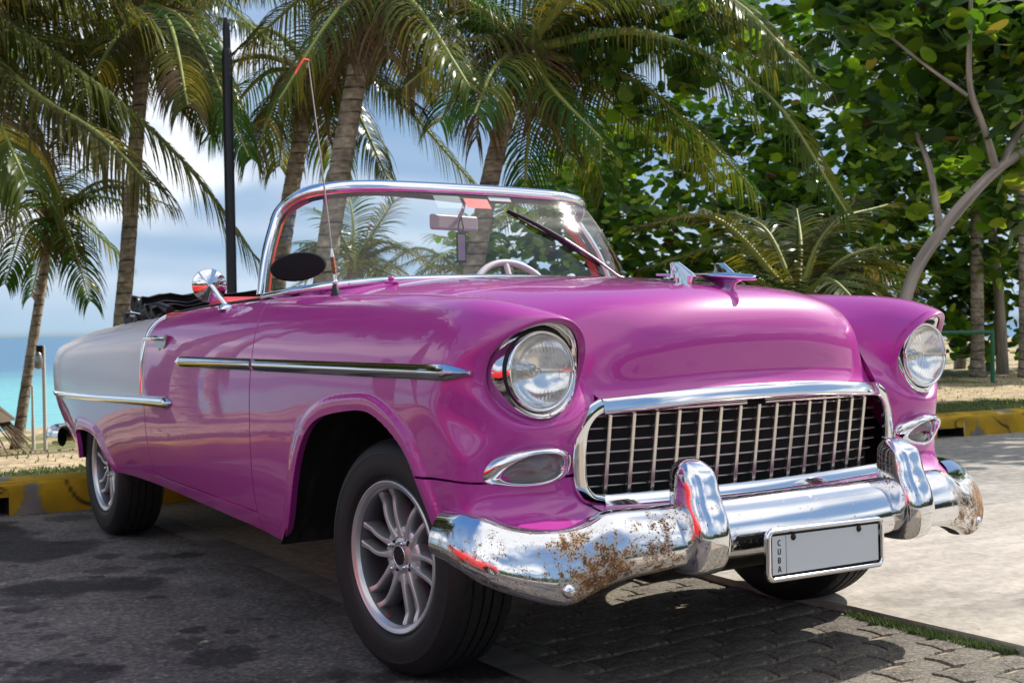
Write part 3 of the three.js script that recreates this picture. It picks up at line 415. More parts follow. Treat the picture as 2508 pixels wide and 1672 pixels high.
// ---- front bumper
const bump = new THREE.Group(); bump.name = 'front_bumper'; car.add(bump);
{
  const plan = [[0, .79], [.2, .786], [.35, .777], [.45, .769], [.55, .758], [.65, .743], [.75, .72], [.82, .69], [.88, .645], [.92, .585], [.94, .51], [.946, .42]];
  const top = [[0, .526], [.35, .525], [.5, .521], [.60, .523], [.63, .521], [.66, .512], [.69, .498], [.726, .489], [.764, .486], [.83, .490], [.887, .50], [.92, .514], [.94, .527], [.946, .515]], bot = [[0, .374], [.33, .373], [.43, .371], [.528, .364], [.60, .358], [.65, .348], [.70, .330], [.743, .311], [.775, .310], [.806, .317], [.851, .331], [.902, .35], [.931, .368], [.94, .388], [.946, .42]];
  const pc = crv(plan.map(([w, z]) => v3(w, 0, z))); const look = (a, w) => { for (let i = 0; i + 1 < a.length; i++) if (w <= a[i + 1][0]) return lerp(a[i][1], a[i + 1][1], smoothish((w - a[i][0]) / (a[i + 1][0] - a[i][0]))); return a[a.length - 1][1]; };
  function smoothish(t) { return clamp(t); }
  const half = 70, pos = []; for (let i = 0; i <= half; i++) { const t = i / half, p = pc.getPoint(t), d = pc.getTangent(t); pos.push([p, v3(-d.z, 0, d.x).normalize().multiplyScalar(-1)]); }
  // smoothed top and bottom lines
  const sm = (a, w) => (look(a, Math.max(0, w - .012)) + look(a, w) * 2 + look(a, Math.min(.946, w + .012))) / 4;
  const rowsB = []; for (let i = -half; i <= half; i++) {
    const [p, n0] = pos[Math.abs(i)], sg = i < 0 ? -1 : 1, n = v3(Math.abs(n0.x) * sg, 0, Math.abs(n0.z));
    const w = Math.abs(p.x), yt = sm(top, w), yb = sm(bot, w), h = yt - yb, end = smooth(.935, .9458, w);
    const sec = [[-.075, yb + .012], [-.045, yb + .001], [-.018, yb + .001], [.000, yb + h * .045], [.011, yb + h * .12], [.017, yb + h * .24], [.016, yb + h * .38], [.010, yb + h * .54], [.000, yb + h * .70], [-.013, yb + h * .84], [-.028, yb + h * .94], [-.046, yb + h * .99], [-.085, yb + h - .006]];
    rowsB.push(sample(sec.map(([o, y]) => [o * lerp(1, .75, end), y, 0]), 40).map((q) => v3(sg * p.x + n.x * q.x, q.y, p.z + n.z * q.x)));
  }
  const dens = (u, v) => { // u: 0 = right end ... 1 = left end of the bumper, v: bottom to top
    return clamp(0.30 * blob(u, v, .04, .4, .06, .35) + 0.35 * blob(u, v, .15, .5, .10, .4) + 0.80 * blob(u, v, .262, .42, .045, .28) + 0.45 * blob(u, v, .225, .78, .03, .12) + 0.55 * blob(u, v, .335, .5, .03, .5) + 0.20 * blob(u, v, .5, .3, .14, .25) + 0.95 * blob(u, v, .80, .45, .06, .33) + .6 * blob(u, v, .87, .55, .06, .3) + .5 * blob(u, v, .72, .6, .02, .5) + .11 + .4 * blob(u, v, .84, .22, .12, .06)) * smooth(0, .04, v) * smooth(1, .93, v);
  };
  const mat = rustChrome('bumper', 2048, 384, dens, 5, 2.2, .34);
  part('bumper_blade', gridGeo(rowsB), mat, bump);
  const inner = rowsB.map((r) => r.slice(3, 36).map((q) => q.clone().add(v3(0, 0, -.012)).multiply(v3(.99, 1, 1))));
  part('bumper_back', gridGeo(inner), M.under, bump);
  const gd = (u, v) => clamp(.85 * blob(u, v, .70, .25, .09, .3) + .5 * blob(u, v, .60, .45, .16, .12) + .25 * blob(u, v, .3, .45, .2, .04) + .10) * smooth(.97, .85, v);
  const gmat = rustChrome('guard', 512, 512, gd, 11, .45, .4);
  for (const s of sides) {
    const secs = [[.350, .034, .70, .772], [.355, .046, .695, .800], [.375, .054, .69, .824], [.43, .0575, .69, .842], [.49, .0555, .69, .832], [.54, .0520, .69, .810], [.580, .0495, .69, .798], [.605, .045, .692, .786], [.622, .033, .702, .762], [.631, .016, .717, .742], [.633, .001, .728, .730]];
    const prof = secs.map(([y, hw, z0, z1]) => { const o = [], zc = (z0 + z1) / 2, hz = (z1 - z0) / 2; for (let i = 0; i <= 40; i++) { const a = i / 40 * 2 * PI, c = Math.cos(a), q = Math.sin(a), e = .62; o.push(v3(s * .388 + hw * Math.sign(c) * Math.pow(Math.abs(c), e), y, zc + hz * Math.sign(q) * Math.pow(Math.abs(q), e + .08))); } return o; });
    const R = []; const cs = prof[0].map((_, j) => crv(prof.map((r) => r[j]))); for (let i = 0; i <= 44; i++) R.push(cs.map((c) => c.getPoint(i / 44)));
    const g = gridGeo(R, false, true); const U = g.attributes.uv; for (let i = 0; i < U.count; i++) U.setXY(i, U.getY(i), U.getX(i)); part('bumper_guard', g, gmat, bump);
  }
  for (const s of sides) for (const [x, y, z, r, nx] of [[.763, .353, .712, .017, .25], [.938, .425, .50, .013, .95]]) { const g = new THREE.SphereGeometry(r, 18, 10, 0, 2 * PI, 0, PI / 2); g.scale(1, .8, 1); g.applyQuaternion(new THREE.Quaternion().setFromUnitVectors(v3(0, 1, 0), v3(s * nx, .1, Math.sqrt(1 - nx * nx)).normalize())); part('bumper_bolt', move(g, s * (x + nx * .004), y, z + .022 * (1 - nx * .8)), M.chrome, bump); }
}
// ---- licence plate
{
  const lp = new THREE.Group(); lp.name = 'licence_plate'; lp.position.set(-.048, .387, .866); lp.rotation.z = -.022; lp.rotation.x = -.03; car.add(lp);
  const w = .21, h = .060, r = .018, outline = []; for (const [cx, cy, a0] of [[w - r, h - r, 0], [-w + r, h - r, 90], [-w + r, -h + r, 180], [w - r, -h + r, 270]]) for (let k = 0; k <= 6; k++) { const a = (a0 + k * 15) * PI / 180; outline.push(v3(cx + r * Math.cos(a), cy + r * Math.sin(a), 0)); } outline.push(outline[0].clone());
  part('plate_frame', sweep(outline, [[-.007, -.006], [-.007, .003], [-.004, .0065], [.001, .0068], [.006, .003], [.007, -.006]], v3(0, 0, 1), { closed: true }), M.chrome, lp);
  part('frame_gap', move(rbox(.40, .104, .003, .001, 1), 0, 0, -.0035), M.black, lp);
  const plateMat = std({ color: lin(.60, .625, .64), roughness: .45 });
  part('plate', move(rbox(.391, .095, .002, .004, 2), 0, 0, -.0005), plateMat, lp);
  part('divider', move(new THREE.BoxGeometry(.0009, .093, .0006), -.148, 0, .0008), M.black, lp);
  const font = await new FontLoader().loadAsync('fonts/droid/droid_sans_bold.typeface.json');
  [...'CUBA'].forEach((ch, i) => { const g = new TextGeometry(ch, { font, size: .0145, depth: .0006, curveSegments: 6 }); g.computeBoundingBox(); const b = g.boundingBox; g.translate(-(b.min.x + b.max.x) / 2, 0, 0); part('letter', move(g, -.172, .023 - i * .0215, .0006), M.black, lp); });
  for (const x of [-.122, .12]) part('screw', [move(new THREE.SphereGeometry(.0065, 10, 8), x, .041, .002), move(new THREE.CylinderGeometry(.009, .009, .002, 12).rotateX(PI / 2), x, .041, .001)], std({ color: lin(.05, .03, .02), roughness: .8, metalness: .4 }), lp);
  part('bracket', [move(rbox(.03, .07, .03, .004), -.1, .02, -.02), move(rbox(.03, .07, .03, .004), .1, .02, -.02)], M.under, lp);
}
// ---- windscreen
const ws = new THREE.Group(); ws.name = 'windscreen'; car.add(ws);
{
  const base = sample(both(baseHalf), 80), top = sample(both(topHalf), 80);
  const rowsW = []; for (let k = 0; k <= 16; k++) { const t = k / 16; rowsW.push(base.map((p, i) => { const q = p.clone().lerp(top[i], t); const bow = Math.sin(t * PI) * .018; q.z += bow * (1 - .5 * Math.abs(p.x)); q.x += Math.sign(p.x) * bow * smooth(.4, .8, Math.abs(p.x)); return q; })); }
  part('glass', gridGeo(rowsW), M.glass, ws);
  const right = rowsW.map((r) => r[0]), left = rowsW.map((r) => r[80]);
  const loop = [...right, ...top.slice(1, 80), ...left.slice().reverse()];
  const smoothL = crv(loop.filter((_, i) => i % 3 === 0 || i === loop.length - 1)).getPoints(140);
  const outd = (p) => v3(p.x * .9, .25, .9).normalize();
  part('chrome_frame', sweep(smoothL, [[-.026, -.012], [-.028, .004], [-.014, .014], [.005, .016], [.014, .006], [.014, -.008]], (p) => v3(Math.sign(p.x) * smooth(.35, .75, Math.abs(p.x)) * 1.2, .35, .9 * smooth(.95, .5, Math.abs(p.x)))), M.chrome, ws);
  const inset = (p, d) => { const c = v3(0, 1.28, p.z); return p.clone().add(c.sub(p).setZ(0).normalize().multiplyScalar(d)); };
  const radial = (p) => v3(p.x, p.y - 1.28, 0).normalize(), clean = smoothL.filter((_, i) => i % 2 === 0);
  part('gasket', sweep(clean.map((p) => inset(p, .017).add(v3(0, 0, -.006))), circle(.008, 8), radial), M.rubber, ws);
  const liner = (f) => clean.filter(f).map((p) => inset(p, .032).add(v3(0, 0, -.035))), red = std({ color: lin(.50, .045, .03), roughness: .5 });
  part('pillar_trim', sweep(liner((p) => p.x < 0 && p.y < 1.455), circle(.020, 8, .013), radial), red, ws); part('pillar_trim', sweep(liner((p) => p.x > 0 && p.y < 1.455), circle(.020, 8, .013), radial), red, ws);
  part('header_trim', sweep(liner((p) => p.y > 1.45), circle(.018, 8, .012), radial), std({ color: lin(.05, .02, .04), roughness: .5 }), ws);
  part('base_trim', sweep(base.map((p) => p.clone().add(v3(0, -.008, .004))), [[-.014, -.01], [-.016, .004], [-.004, .012], [.010, .008], [.014, -.01]], (p) => v3(p.x * .8, .5, .9)), M.chrome, ws);
  const at = (x, t) => { let b = 9, q = null; rowsW[Math.round(t * 16)].forEach((p) => { if (Math.abs(p.x - x) < b) { b = Math.abs(p.x - x); q = p; } }); return q; };
  // rear-view mirror on its stalk, sticker squares, oval disc
  const rm = new THREE.Group(); rm.name = 'rear_view_mirror'; ws.add(rm); rm.position.set(-.045, 1.365, -.955); rm.rotation.y = .18;
  part('mirror_shell', rbox(.235, .06, .022, .018, 4), M.mirrorback, rm); part('stalk', tube([[0, .0, .012], [.012, .04, .035], [.014, .085, .05], [.014, .10, .052]], .007, 8), M.mirrorback, rm);
  const onGlass = (cx, cy, wd, ht, back) => { const i0 = base.findIndex((p) => p.x > cx - wd / 2), o = []; for (let a = 0; a <= 6; a++) { const col = []; for (let b = 0; b <= 2; b++) { const x = cx + (a / 6 - .5) * wd, y = cy + (b / 2 - .5) * ht; let q = null, bd = 9; const k = rowsW.findIndex((r) => r[40].y > y), t = (y - rowsW[k - 1][40].y) / (rowsW[k][40].y - rowsW[k - 1][40].y), row = rowsW[k - 1].map((p, i) => p.clone().lerp(rowsW[k][i], t)); for (let i = 0; i + 1 < row.length; i++) if (row[i].x <= x && row[i + 1].x >= x) { q = row[i].clone().lerp(row[i + 1], (x - row[i].x) / (row[i + 1].x - row[i].x)); break; } q.z += back; col.push(q); } o.push(col); } return gridGeo(o); };
  part('red_sticker', onGlass(-.012, 1.428, .105, .038, -.004), std({ color: lin(.78, .10, .10), roughness: .6 }), ws);
  part('grey_sticker', onGlass(.10, 1.452, .10, .018, -.004), std({ color: lin(.36, .34, .38), roughness: .6 }), ws);
  part('clear_sticker', onGlass(-.135, 1.43, .11, .05, -.004), std({ color: lin(.62, .74, .78), roughness: .6, transparent: true, opacity: .35 }), ws);
  const ov = lathe([[.0001, .006], [.06, .005], [.068, 0], [.06, -.005], [.0001, -.006]], 40, 'z'); ov.scale(1.40, .72, 1); ov.rotateZ(.13); ov.rotateY(-.5); part('oval_disc', move(ov, -.745, 1.182, -.815), std({ color: lin(.002, .0025, .004), roughness: .9 }), ws);
  part('clip', [move(rbox(.05, .016, .02, .006), -.56, 1.452, -1.03), move(rbox(.02, .03, .016, .006), -.54, 1.44, -1.03)], std({ color: lin(.45, .03, .05), roughness: .3 }), ws);
  // wipers on the driver's half: arm, blade, and their second one parked behind the hood line
  const wp = new THREE.Group(); wp.name = 'wiper'; car.add(wp);
  const f = (x, y, o = .012) => { const k = Math.max(1, rowsW.findIndex((r) => r[40].y > y)), row = rowsW[k]; let q = row[0]; for (const p of row) if (Math.abs(p.x - x) < Math.abs(q.x - x)) q = p; return v3(x, y, q.z + o); };
  part('wiper_blade', sweep([f(.105, 1.405, .014), f(.20, 1.352, .018), f(.30, 1.295, .022), f(.38, 1.25, .018), f(.45, 1.20, .014)], circle(.008, 6, .011), v3(0, 0, 1), { scale: (t) => [.5 + Math.sin(t * PI) * .9, 1] }), M.rubber, wp);
  part('wiper_rubber', tube([f(.10, 1.402, .004), f(.30, 1.285, .004), f(.455, 1.188, .004)], .004, 6), M.rubber, wp);
  part('wiper_arm', tube([f(.30, 1.298, .034), f(.42, 1.218, .034), f(.52, 1.155, .03), v3(.56, 1.135, -.66)], (t) => .005 + .007 * smooth(.6, 1, t), 8), std({ color: lin(.35, .34, .34), metalness: .8, roughness: .4 }), wp);
}
const antx = [-.77, 1.072, -.476];
{ // aerial on the right fender, its foot, spring and rod
  const a = new THREE.Group(); a.name = 'aerial'; a.position.set(...antx); car.add(a);
  part('foot', lathe([[.0001, .034], [.009, .034], [.0145, .006], [.016, 0], [.016, -.01]], 20, 'y'), M.rubber, a);
  part('ball', move(new THREE.SphereGeometry(.0105, 16, 12), 0, .043, 0), M.chrome, a);
  const sp = []; for (let i = 0; i <= 160; i++) { const t = i / 160, ang = t * 26 * PI; sp.push(v3((.0075 - .002 * Math.abs(t - .5)) * Math.cos(ang), .068 + t * .055, (.0075 - .002 * Math.abs(t - .5)) * Math.sin(ang) - .003 - t * .014)); }
  part('spring', tube(sp, .0016, 5), std({ color: lin(.28, .13, .07), metalness: .7, roughness: .5 }), a);
  part('spring_mount', [tube([[0, .05, -.001], [0, .07, -.003]], .0065, 10), tube([[0, .122, -.016], [0, .14, -.02], [0, .15, -.022]], (t) => .007 - .004 * t, 10)], M.dullchrome, a);
  part('mast', tube([[0, .14, -.02], [-.002, .40, -.075], [-.004, .62, -.125], [-.005, .765, -.16]], (t) => .0034 - .0018 * t, 7, 30), std({ color: lin(.30, .26, .26), metalness: .6, roughness: .45 }), a);
  part('tip', move(new THREE.SphereGeometry(.004, 10, 8), -.005, .768, -.161), M.dullchrome, a);
}
{ // hood ornament: a dart on two finned pylons
  const o = new THREE.Group(); o.name = 'hood_ornament'; car.add(o);
  const dart = [[.168, .006, .0035, 1.116], [.24, .018, .005, 1.112], [.36, .038, .007, 1.106], [.44, .046, .009, 1.101], [.50, .030, .011, 1.096], [.55, .013, .009, 1.091], [.580, .009, .007, 1.089], [.586, .004, .004, 1.089]];
  const rr = dart.map(([z, hw, hh, y]) => circle(1, 18).map(([c, s]) => v3(c * hw, y + s * hh, z))).map((r) => [...r, r[0].clone()]); const cs = rr[0].map((_, j) => crv(rr.map((r) => r[j]))); part('dart', gridGeo(Array.from({ length: 31 }, (_, i) => cs.map((c) => c.getPoint(i / 30))), false, true), M.chrome, o);
  part('pedestal', gridGeo([[1.096, .018, .36, .570], [1.086, .015, .40, .535], [1.076, .011, .42, .505], [1.05, .008, .43, .49]].map(([y, hw, z0, z1]) => [...circle(1, 16), [1, 0]].map(([c, s]) => v3(c * hw, y, (z0 + z1) / 2 + s * (z1 - z0) / 2))), false, true), M.chrome, o);
  for (const s of sides) {
    const fin = (y, x, z0, z1, t) => [...circle(1, 14), [1, 0]].map(([c, q]) => v3(s * x + c * t, y, (z0 + z1) / 2 + q * (z1 - z0) / 2));
    part('wing', gridGeo([[.03, .30, .44], [.06, .315, .43], [.082, .33, .425]].map(([x, z0, z1]) => [...circle(1, 14), [1, 0]].map(([c, q]) => v3(s * x, 1.104 + c * .004, (z0 + z1) / 2 + q * (z1 - z0) / 2))), false, true), M.chrome, o);
    part('fin', gridGeo([fin(1.098, .083, .32, .43, .007), fin(1.108, .083, .325, .422, .007), fin(1.125, .085, .327, .395, .005), fin(1.140, .088, .328, .372, .004), fin(1.143, .088, .332, .366, .002)], false, true), M.chrome, o);
    part('pylon', gridGeo([fin(1.100, .083, .335, .425, .008), fin(1.085, .083, .345, .415, .008), fin(1.06, .083, .35, .412, .009)], false, true), M.chrome, o);
  }
}
part('hood_hinge_knob', [move(new THREE.SphereGeometry(.011, 14, 10), -.50, 1.134, -.612), move(rbox(.05, .012, .02, .005), -.50, 1.122, -.612)], M.paint, car);
// ---- door mirrors
for (const s of sides) {
  const m = new THREE.Group(); m.name = 'door_mirror'; m.position.set(s * .822, 1.055, -1.30); car.add(m);
  part('foot', lathe([[.0001, .016], [.018, .013], [.030, .004], [.031, -.006]], 28, 'y'), M.chrome, m);
  const head = v3(s * .03, .086, -.095), dir = v3(s * .36, -.03, 1).normalize();
  part('arm', tube([[0, .008, 0.0], [s * .012, .04, -.035], [s * .022, .072, -.066], [s * .026, .084, -.08]], .0085, 10), M.chrome, m);
  const cone = new THREE.CylinderGeometry(.006, .062, .034, 48, 1).rotateX(PI / 2), rim = lathe([[.062, -.017], [.0635, -.021], [.062, -.025], [.05, -.025]], 48, 'z'), g = merge([cone, rim]); g.applyQuaternion(new THREE.Quaternion().setFromUnitVectors(v3(0, 0, 1), dir)); part('mirror_head', toCreasedNormals(move(g, head.x, head.y, head.z), .6), M.chrome, m);
}
// ---- trim on the right and left flanks
const flankPts = (list, off, s) => list.map(([y, z]) => v3(s * (flankW(y, z) + off), y, z));
for (const s of sides) {
  const spear = (z0, z1, e0, e1) => sweep(sample(flankPts(Array.from({ length: 17 }, (_, i) => [.8555, lerp(z0, z1, i / 16)]), .0035, s), 50), [[-.0205, -.003], [-.0195, .004], [-.003, .0115], [.003, .0115], [.0195, .004], [.0205, -.003]], v3(s, 0, 0), { scale: (t) => [Math.min(1, e0 ? .15 + t * e0 : 1, e1 ? .25 + (1 - t) * e1 : 1), 1] });
  part('side_spear', spear(-1.61, -.832, 26, 0), M.chrome, car); part('side_spear', spear(-.808, .505, 0, 14), M.chrome, car);
  const belt = sweep(sample(flankPts([[.655, -3.93], [.656, -3.70], [.660, -3.43], [.668, -3.0], [.678, -2.5], [.687, -2.06], [.690, -1.83], [.691, -1.675]], .002, s), 60), molding(.05, .020), v3(s, 0, 0), { scale: (t) => [Math.min(lerp(.48, 1, t), Math.sqrt(clamp((1 - t) * 18)) + .05), Math.min(lerp(.6, 1, t), Math.sqrt(clamp((1 - t) * 18)) + .08)] });
  part('belt_trim', belt, M.chrome, car);
  part('sash_trim', sweep(sample([[1.047, -2.075], [1.03, -2.072], [.98, -2.068], [.90, -2.066], [.80, -2.066], [.715, -2.066]].map(([y, z]) => v3(s * (y > 1.04 ? .77 : flankW(y, z) + .002), y, z)), 24), molding(.026, .008), v3(s, .2, 0)), M.chrome, car);
  const h = new THREE.Group(); h.name = 'door_handle'; car.add(h);
  const hw = flankW(.93, -1.85);
  part('escutcheon', extrude([[-.10, .012], [.06, .014], [.095, .012], [.075, -.02], [.05, -.035], [.01, -.035], [-.01, -.045], [-.03, -.03], [-.06, -.012]], .008, .003).rotateY(s * PI / 2).translate(s * (hw + (s < 0 ? -.002 : .002)), .942, -1.85), M.dullchrome, h);
  part('lever', tube([[s * (hw + .01), .945, -1.77], [s * (hw + .03), .946, -1.80], [s * (hw + .034), .945, -1.90], [s * (hw + .03), .942, -1.975]], (t) => .011 - .003 * t, 10, 16), M.chrome, h);
}
// ---- rear bumper end pieces
part('rear_bumper', sweep(sample([[-.855, .42, -3.74], [-.872, .42, -3.84], [-.866, .42, -3.94], [-.80, .42, -4.03], [0, .42, -4.12], [.80, .42, -4.03], [.866, .42, -3.94], [.872, .42, -3.84], [.855, .42, -3.74]], 60), circle(.052, 16, .026), (p) => v3(p.x, 0, Math.min(0, (p.z + 3.86) * 4))), M.chrome, car);
// ---- cabin: seats, wheel, dashboard, folded roof
{
  const seat = (n, z, y, h, w) => { const s = new THREE.Group(); s.name = n; car.add(s); part('backrest', sample([[0, 0, 0], [0, 1, 0]], 1) && move(rbox(w, h, .17, .07, 5), 0, y + h / 2, z), M.redleather, s); part('cushion', move(rbox(w, .16, .52, .06, 4), 0, y, z + .32), M.redleather, s); for (let i = -3; i <= 3; i++) part('piping', move(rbox(.012, h * .7, .012, .005), i * w / 8, y + h * .52, z + .088), M.redleather, s); };
  seat('front_seat', -1.93, .56, .555, 1.34); seat('rear_seat', -2.62, .56, .47, 1.30);
  part('cabin_floor', move(rbox(1.6, .04, 2.3, .01), 0, .37, -1.85), M.vinyl, car);
  part('dashboard', [move(rbox(1.46, .20, .22, .06, 4), 0, 1.02, -.90)], M.paint, car);
  for (const s of sides) part('door_lining', [move(rbox(.05, .5, 1.1, .02), s * .80, .80, -1.48)], M.redleather, car);
  for (const s of sides) part('sill_trim', sweep(sample([[s * .778, 1.078, -1.02], [s * .776, 1.074, -1.2], [s * .776, 1.067, -1.5], [s * .776, 1.058, -1.8], [s * .774, 1.047, -2.03]], 20), circle(.010, 8), v3(0, 1, 0)), M.black, car);
  const sw = new THREE.Group(); sw.name = 'steering_wheel'; sw.position.set(.38, 1.05, -1.165); sw.rotation.x = -.42; car.add(sw);
  part('rim', new THREE.TorusGeometry(.205, .014, 12, 60), M.whiteplastic, sw); part('hub', lathe([[.0001, .03], [.03, .026], [.045, 0], [.03, -.06]], 24, 'z'), M.whiteplastic, sw);
  for (const a of [90, 210, 330]) part('spoke', tube([[0, 0, 0], [.2 * Math.cos(a * PI / 180), .2 * Math.sin(a * PI / 180), 0]], .012, 8), M.whiteplastic, sw);
  part('steering_column', rod([.38, 1.02, -1.12], [.38, .9, -.85], .025), M.whiteplastic, car);
  const ft = new THREE.Group(); ft.name = 'folded_roof'; car.add(ft);
  const fold = (z, y, r, turns, a0, sq, yaw) => { const prof = []; const N = 26; for (let i = 0; i <= N; i++) { const t = i / N, a = a0 + t * turns * 2 * PI, q = r * (1 - .55 * t); prof.push([q * Math.cos(a) * sq, q * Math.sin(a)]); } const full = [...prof, ...prof.slice().reverse().map(([a, b]) => [a * .9, b * .9])]; return sweep(sample([[-.80, y - .015, z - yaw], [-.5, y, z], [0, y + .01, z - .02], [.5, y, z], [.80, y - .015, z - yaw]], 26).map((p, i) => p.add(v3(0, .008 * Math.sin(i * 1.7 + z * 9), .008 * Math.cos(i * 1.3)))), full, v3(0, 1, 0)); };
  for (const a of [[-2.56, 1.118, .058, .80, 2.5, .8, -.02], [-2.43, 1.104, .050, .78, 1.9, .9, .0], [-2.31, 1.085, .044, .74, 2.3, 1.3, .02], [-2.20, 1.066, .038, .72, 2.0, 1.6, .03], [-2.66, 1.05, .05, .7, 2.6, 1.1, 0], [-2.46, 1.035, .05, .72, 2.4, 1.7, .02]]) part('fabric_fold', fold(...a), M.vinyl, ft);
  part('fabric_roll', [tube([[-.79, 1.065, -2.42], [-.77, 1.083, -2.3], [-.76, 1.062, -2.15]], .02, 10, 12)], M.vinyl, ft);
  part('well', move(rbox(1.5, .05, .8, .02), 0, .96, -2.6), M.vinyl, ft);
}
// ---- wheels
const treadBump = tex(256, 64, (u, v) => { const q = (u * 44 + Math.abs(v - .5) * 6) % 1, c = Math.abs((v * 9) % 1 - .5) < .44 ? 1 : 0; return [(q > .12 ? 1 : .2) * c]; });
M.tread = std({ color: lin(0.012, 0.0115, 0.0115), roughness: 0.78, bumpMap: treadBump, bumpScale: .004 });
M.tyre = std({ color: lin(0.0095, 0.009, 0.0095), roughness: 0.56 });
function makeWheel() {
  const w = new THREE.Group(); w.name = 'wheel';
  const side = [[.212, -.006], [.222, .006], [.235, .012], [.262, .0145], [.285, .0125], [.287, .014], [.291, .0135], [.293, .0115], [.308, .006], [.319, -.006], [.324, -.016]];
  const tr = [[.324, -.016], [.3265, -.024], [.3285, -.036], [.324, -.0375], [.324, -.044], [.3295, -.0455], [.3312, -.070], [.3245, -.0715], [.3245, -.079], [.3315, -.0805], [.332, -.10], [.3245, -.1015], [.3245, -.109], [.3315, -.1105], [.3305, -.137], [.3245, -.1385], [.3245, -.146], [.329, -.1475], [.3265, -.17], [.322, -.182]];
  const back = [[.322, -.182], [.305, -.198], [.27, -.206], [.235, -.20], [.205, -.185]];
  part('tyre', [lathe(side, 96), lathe(back, 64)], M.tyre, w);
  const tg = lathe(tr, 96); part('tread', toCreasedNormals(tg, .5), M.tread, w);
  const rim = new THREE.Group(); rim.name = 'rim'; w.add(rim);
  part('rim_lip', lathe([[.2125, -.010], [.2145, -.002], [.2115, .0035], [.2075, .0035], [.2055, .0005], [.2035, .001], [.196, -.002], [.1935, -.007], [.190, -.013]], 96), M.alloy, rim);
  part('rim_barrel', lathe([[.190, -.013], [.184, -.03], [.182, -.06], [.178, -.17], [.205, -.185]], 80), M.alloydark, rim);
  for (let k = 0; k < 6; k++) for (const q of [-1, 1]) {
    const a = k * PI / 3 + .22, pts = []; for (let i = 0; i <= 14; i++) { const t = i / 14, r = lerp(.052, .192, t), off = q * lerp(.27, .15, t) - .085 * Math.sin(Math.pow(t, .8) * PI); const ang = a + off, x = -.032 + .004 * Math.sin(t * PI) + .014 * smooth(.75, 1, t); pts.push(v3(x, r * Math.sin(ang), r * Math.cos(ang))); }
    part('spoke', sweep(pts, [[-.0145, -.044], [-.0090, -.007], [-.0075, -.0004], [-.0058, .0014], [.0058, .0014], [.0075, -.0004], [.0090, -.007], [.0145, -.044]], v3(1, 0, 0), { scale: (t) => [1.35 - .45 * smooth(0, .4, t) + .3 * smooth(.85, 1, t), 1] }), M.alloy, rim);
  }
  part('hub', [lathe([[.0001, -.038], [.033, -.038], [.036, -.030], [.040, -.030], [.054, -.036], [.066, -.033], [.078, -.035], [.084, -.043], [.086, -.07], [.07, -.09]], 60)], M.alloy, rim);
  part('hub_cap', lathe([[.0001, -.024], [.024, -.024], [.0255, -.026], [.0255, -.036]], 36), M.black, rim); part('hub_ring', lathe([[.0255, -.030], [.0265, -.0235], [.029, -.0225], [.031, -.025], [.031, -.036]], 36), M.chrome, rim);
  for (let k = 0; k < 4; k++) { const a = k * PI / 2 + .62, y = .046 * Math.sin(a), z = .046 * Math.cos(a); part('lug_hole', move(new THREE.CylinderGeometry(.0115, .0115, .004, 18).rotateZ(PI / 2), -.0335, y, z), M.black, rim); part('lug_nut', move(merge([new THREE.CylinderGeometry(.007, .008, .016, 6).rotateZ(PI / 2), move(new THREE.SphereGeometry(.007, 10, 8), .008, 0, 0)]), -.026, y, z), M.chrome, rim); }
  part('brake_drum', [lathe([[.0001, -.085], [.10, -.085], [.138, -.09], [.145, -.10], [.145, -.13], [.0001, -.135]], 48), ...Array.from({ length: 24 }, (_, i) => { const a = i / 24 * 2 * PI; return move(rbox(.04, .012, .012, .003), -.112, .146 * Math.sin(a), .146 * Math.cos(a)); })], M.drum, w);
  part('valve', rod([-.02, -.176, .045], [-.012, -.168, .05], .004), std({ color: lin(.4, .03, .02), roughness: .5 }), rim);
  return w;
}
const wheel0 = makeWheel();
for (const [s, z, x] of [[-1, 0, .839], [1, 0, .839], [-1, -2.92, .852], [1, -2.92, .852]]) { const w = z === 0 && s < 0 ? wheel0 : wheel0.clone(); w.position.set(s * x, .3315, z); w.rotation.set(s * z * .3, (s < 0 ? PI : 0) + (z === 0 ? .085 : 0), 0, 'YXZ'); car.add(w); }
// things hung on the car
{
  const t = thing('hanging_tag', 'small dark-edged lilac tag hanging from the rear-view mirror', 'tag', [-.03, 1.27, -.93], .1);
  part('tag_board', rbox(.045, .115, .004, .003), M.black, t); part('tag_face', move(rbox(.033, .098, .003, .001), 0, 0, .0022), std({ color: lin(.30, .24, .32), roughness: .6 }), t);
  part('cord', [tube([[-.004, .056, 0], [-.012, .075, 0], [-.006, .098, 0], [0, .118, .004]], .0025, 6, 12), tube([[.004, .056, 0], [.012, .075, 0], [.006, .098, 0], [0, .118, .004]], .0025, 6, 12)], M.black, t);
  const r = thing('ribbon', 'short red ribbon tied to the tip of the car aerial', 'ribbon', [antx[0] - .005, antx[1] + .765, antx[2] - .16]);
  const rp = sample([[.002, .004, .002], [-.018, .002, .006], [-.034, -.016, .012], [-.048, -.036, .016], [-.055, -.048, .02]], 16); part('band', [sweep(rp, [[-.0035, 0], [0, .0008], [.0035, 0], [0, -.0008]], v3(0, .4, 1)), new THREE.TorusGeometry(.0035, .0015, 6, 14).rotateX(PI / 2)], std({ color: lin(.75, .05, .04), roughness: .7 }), r);
}
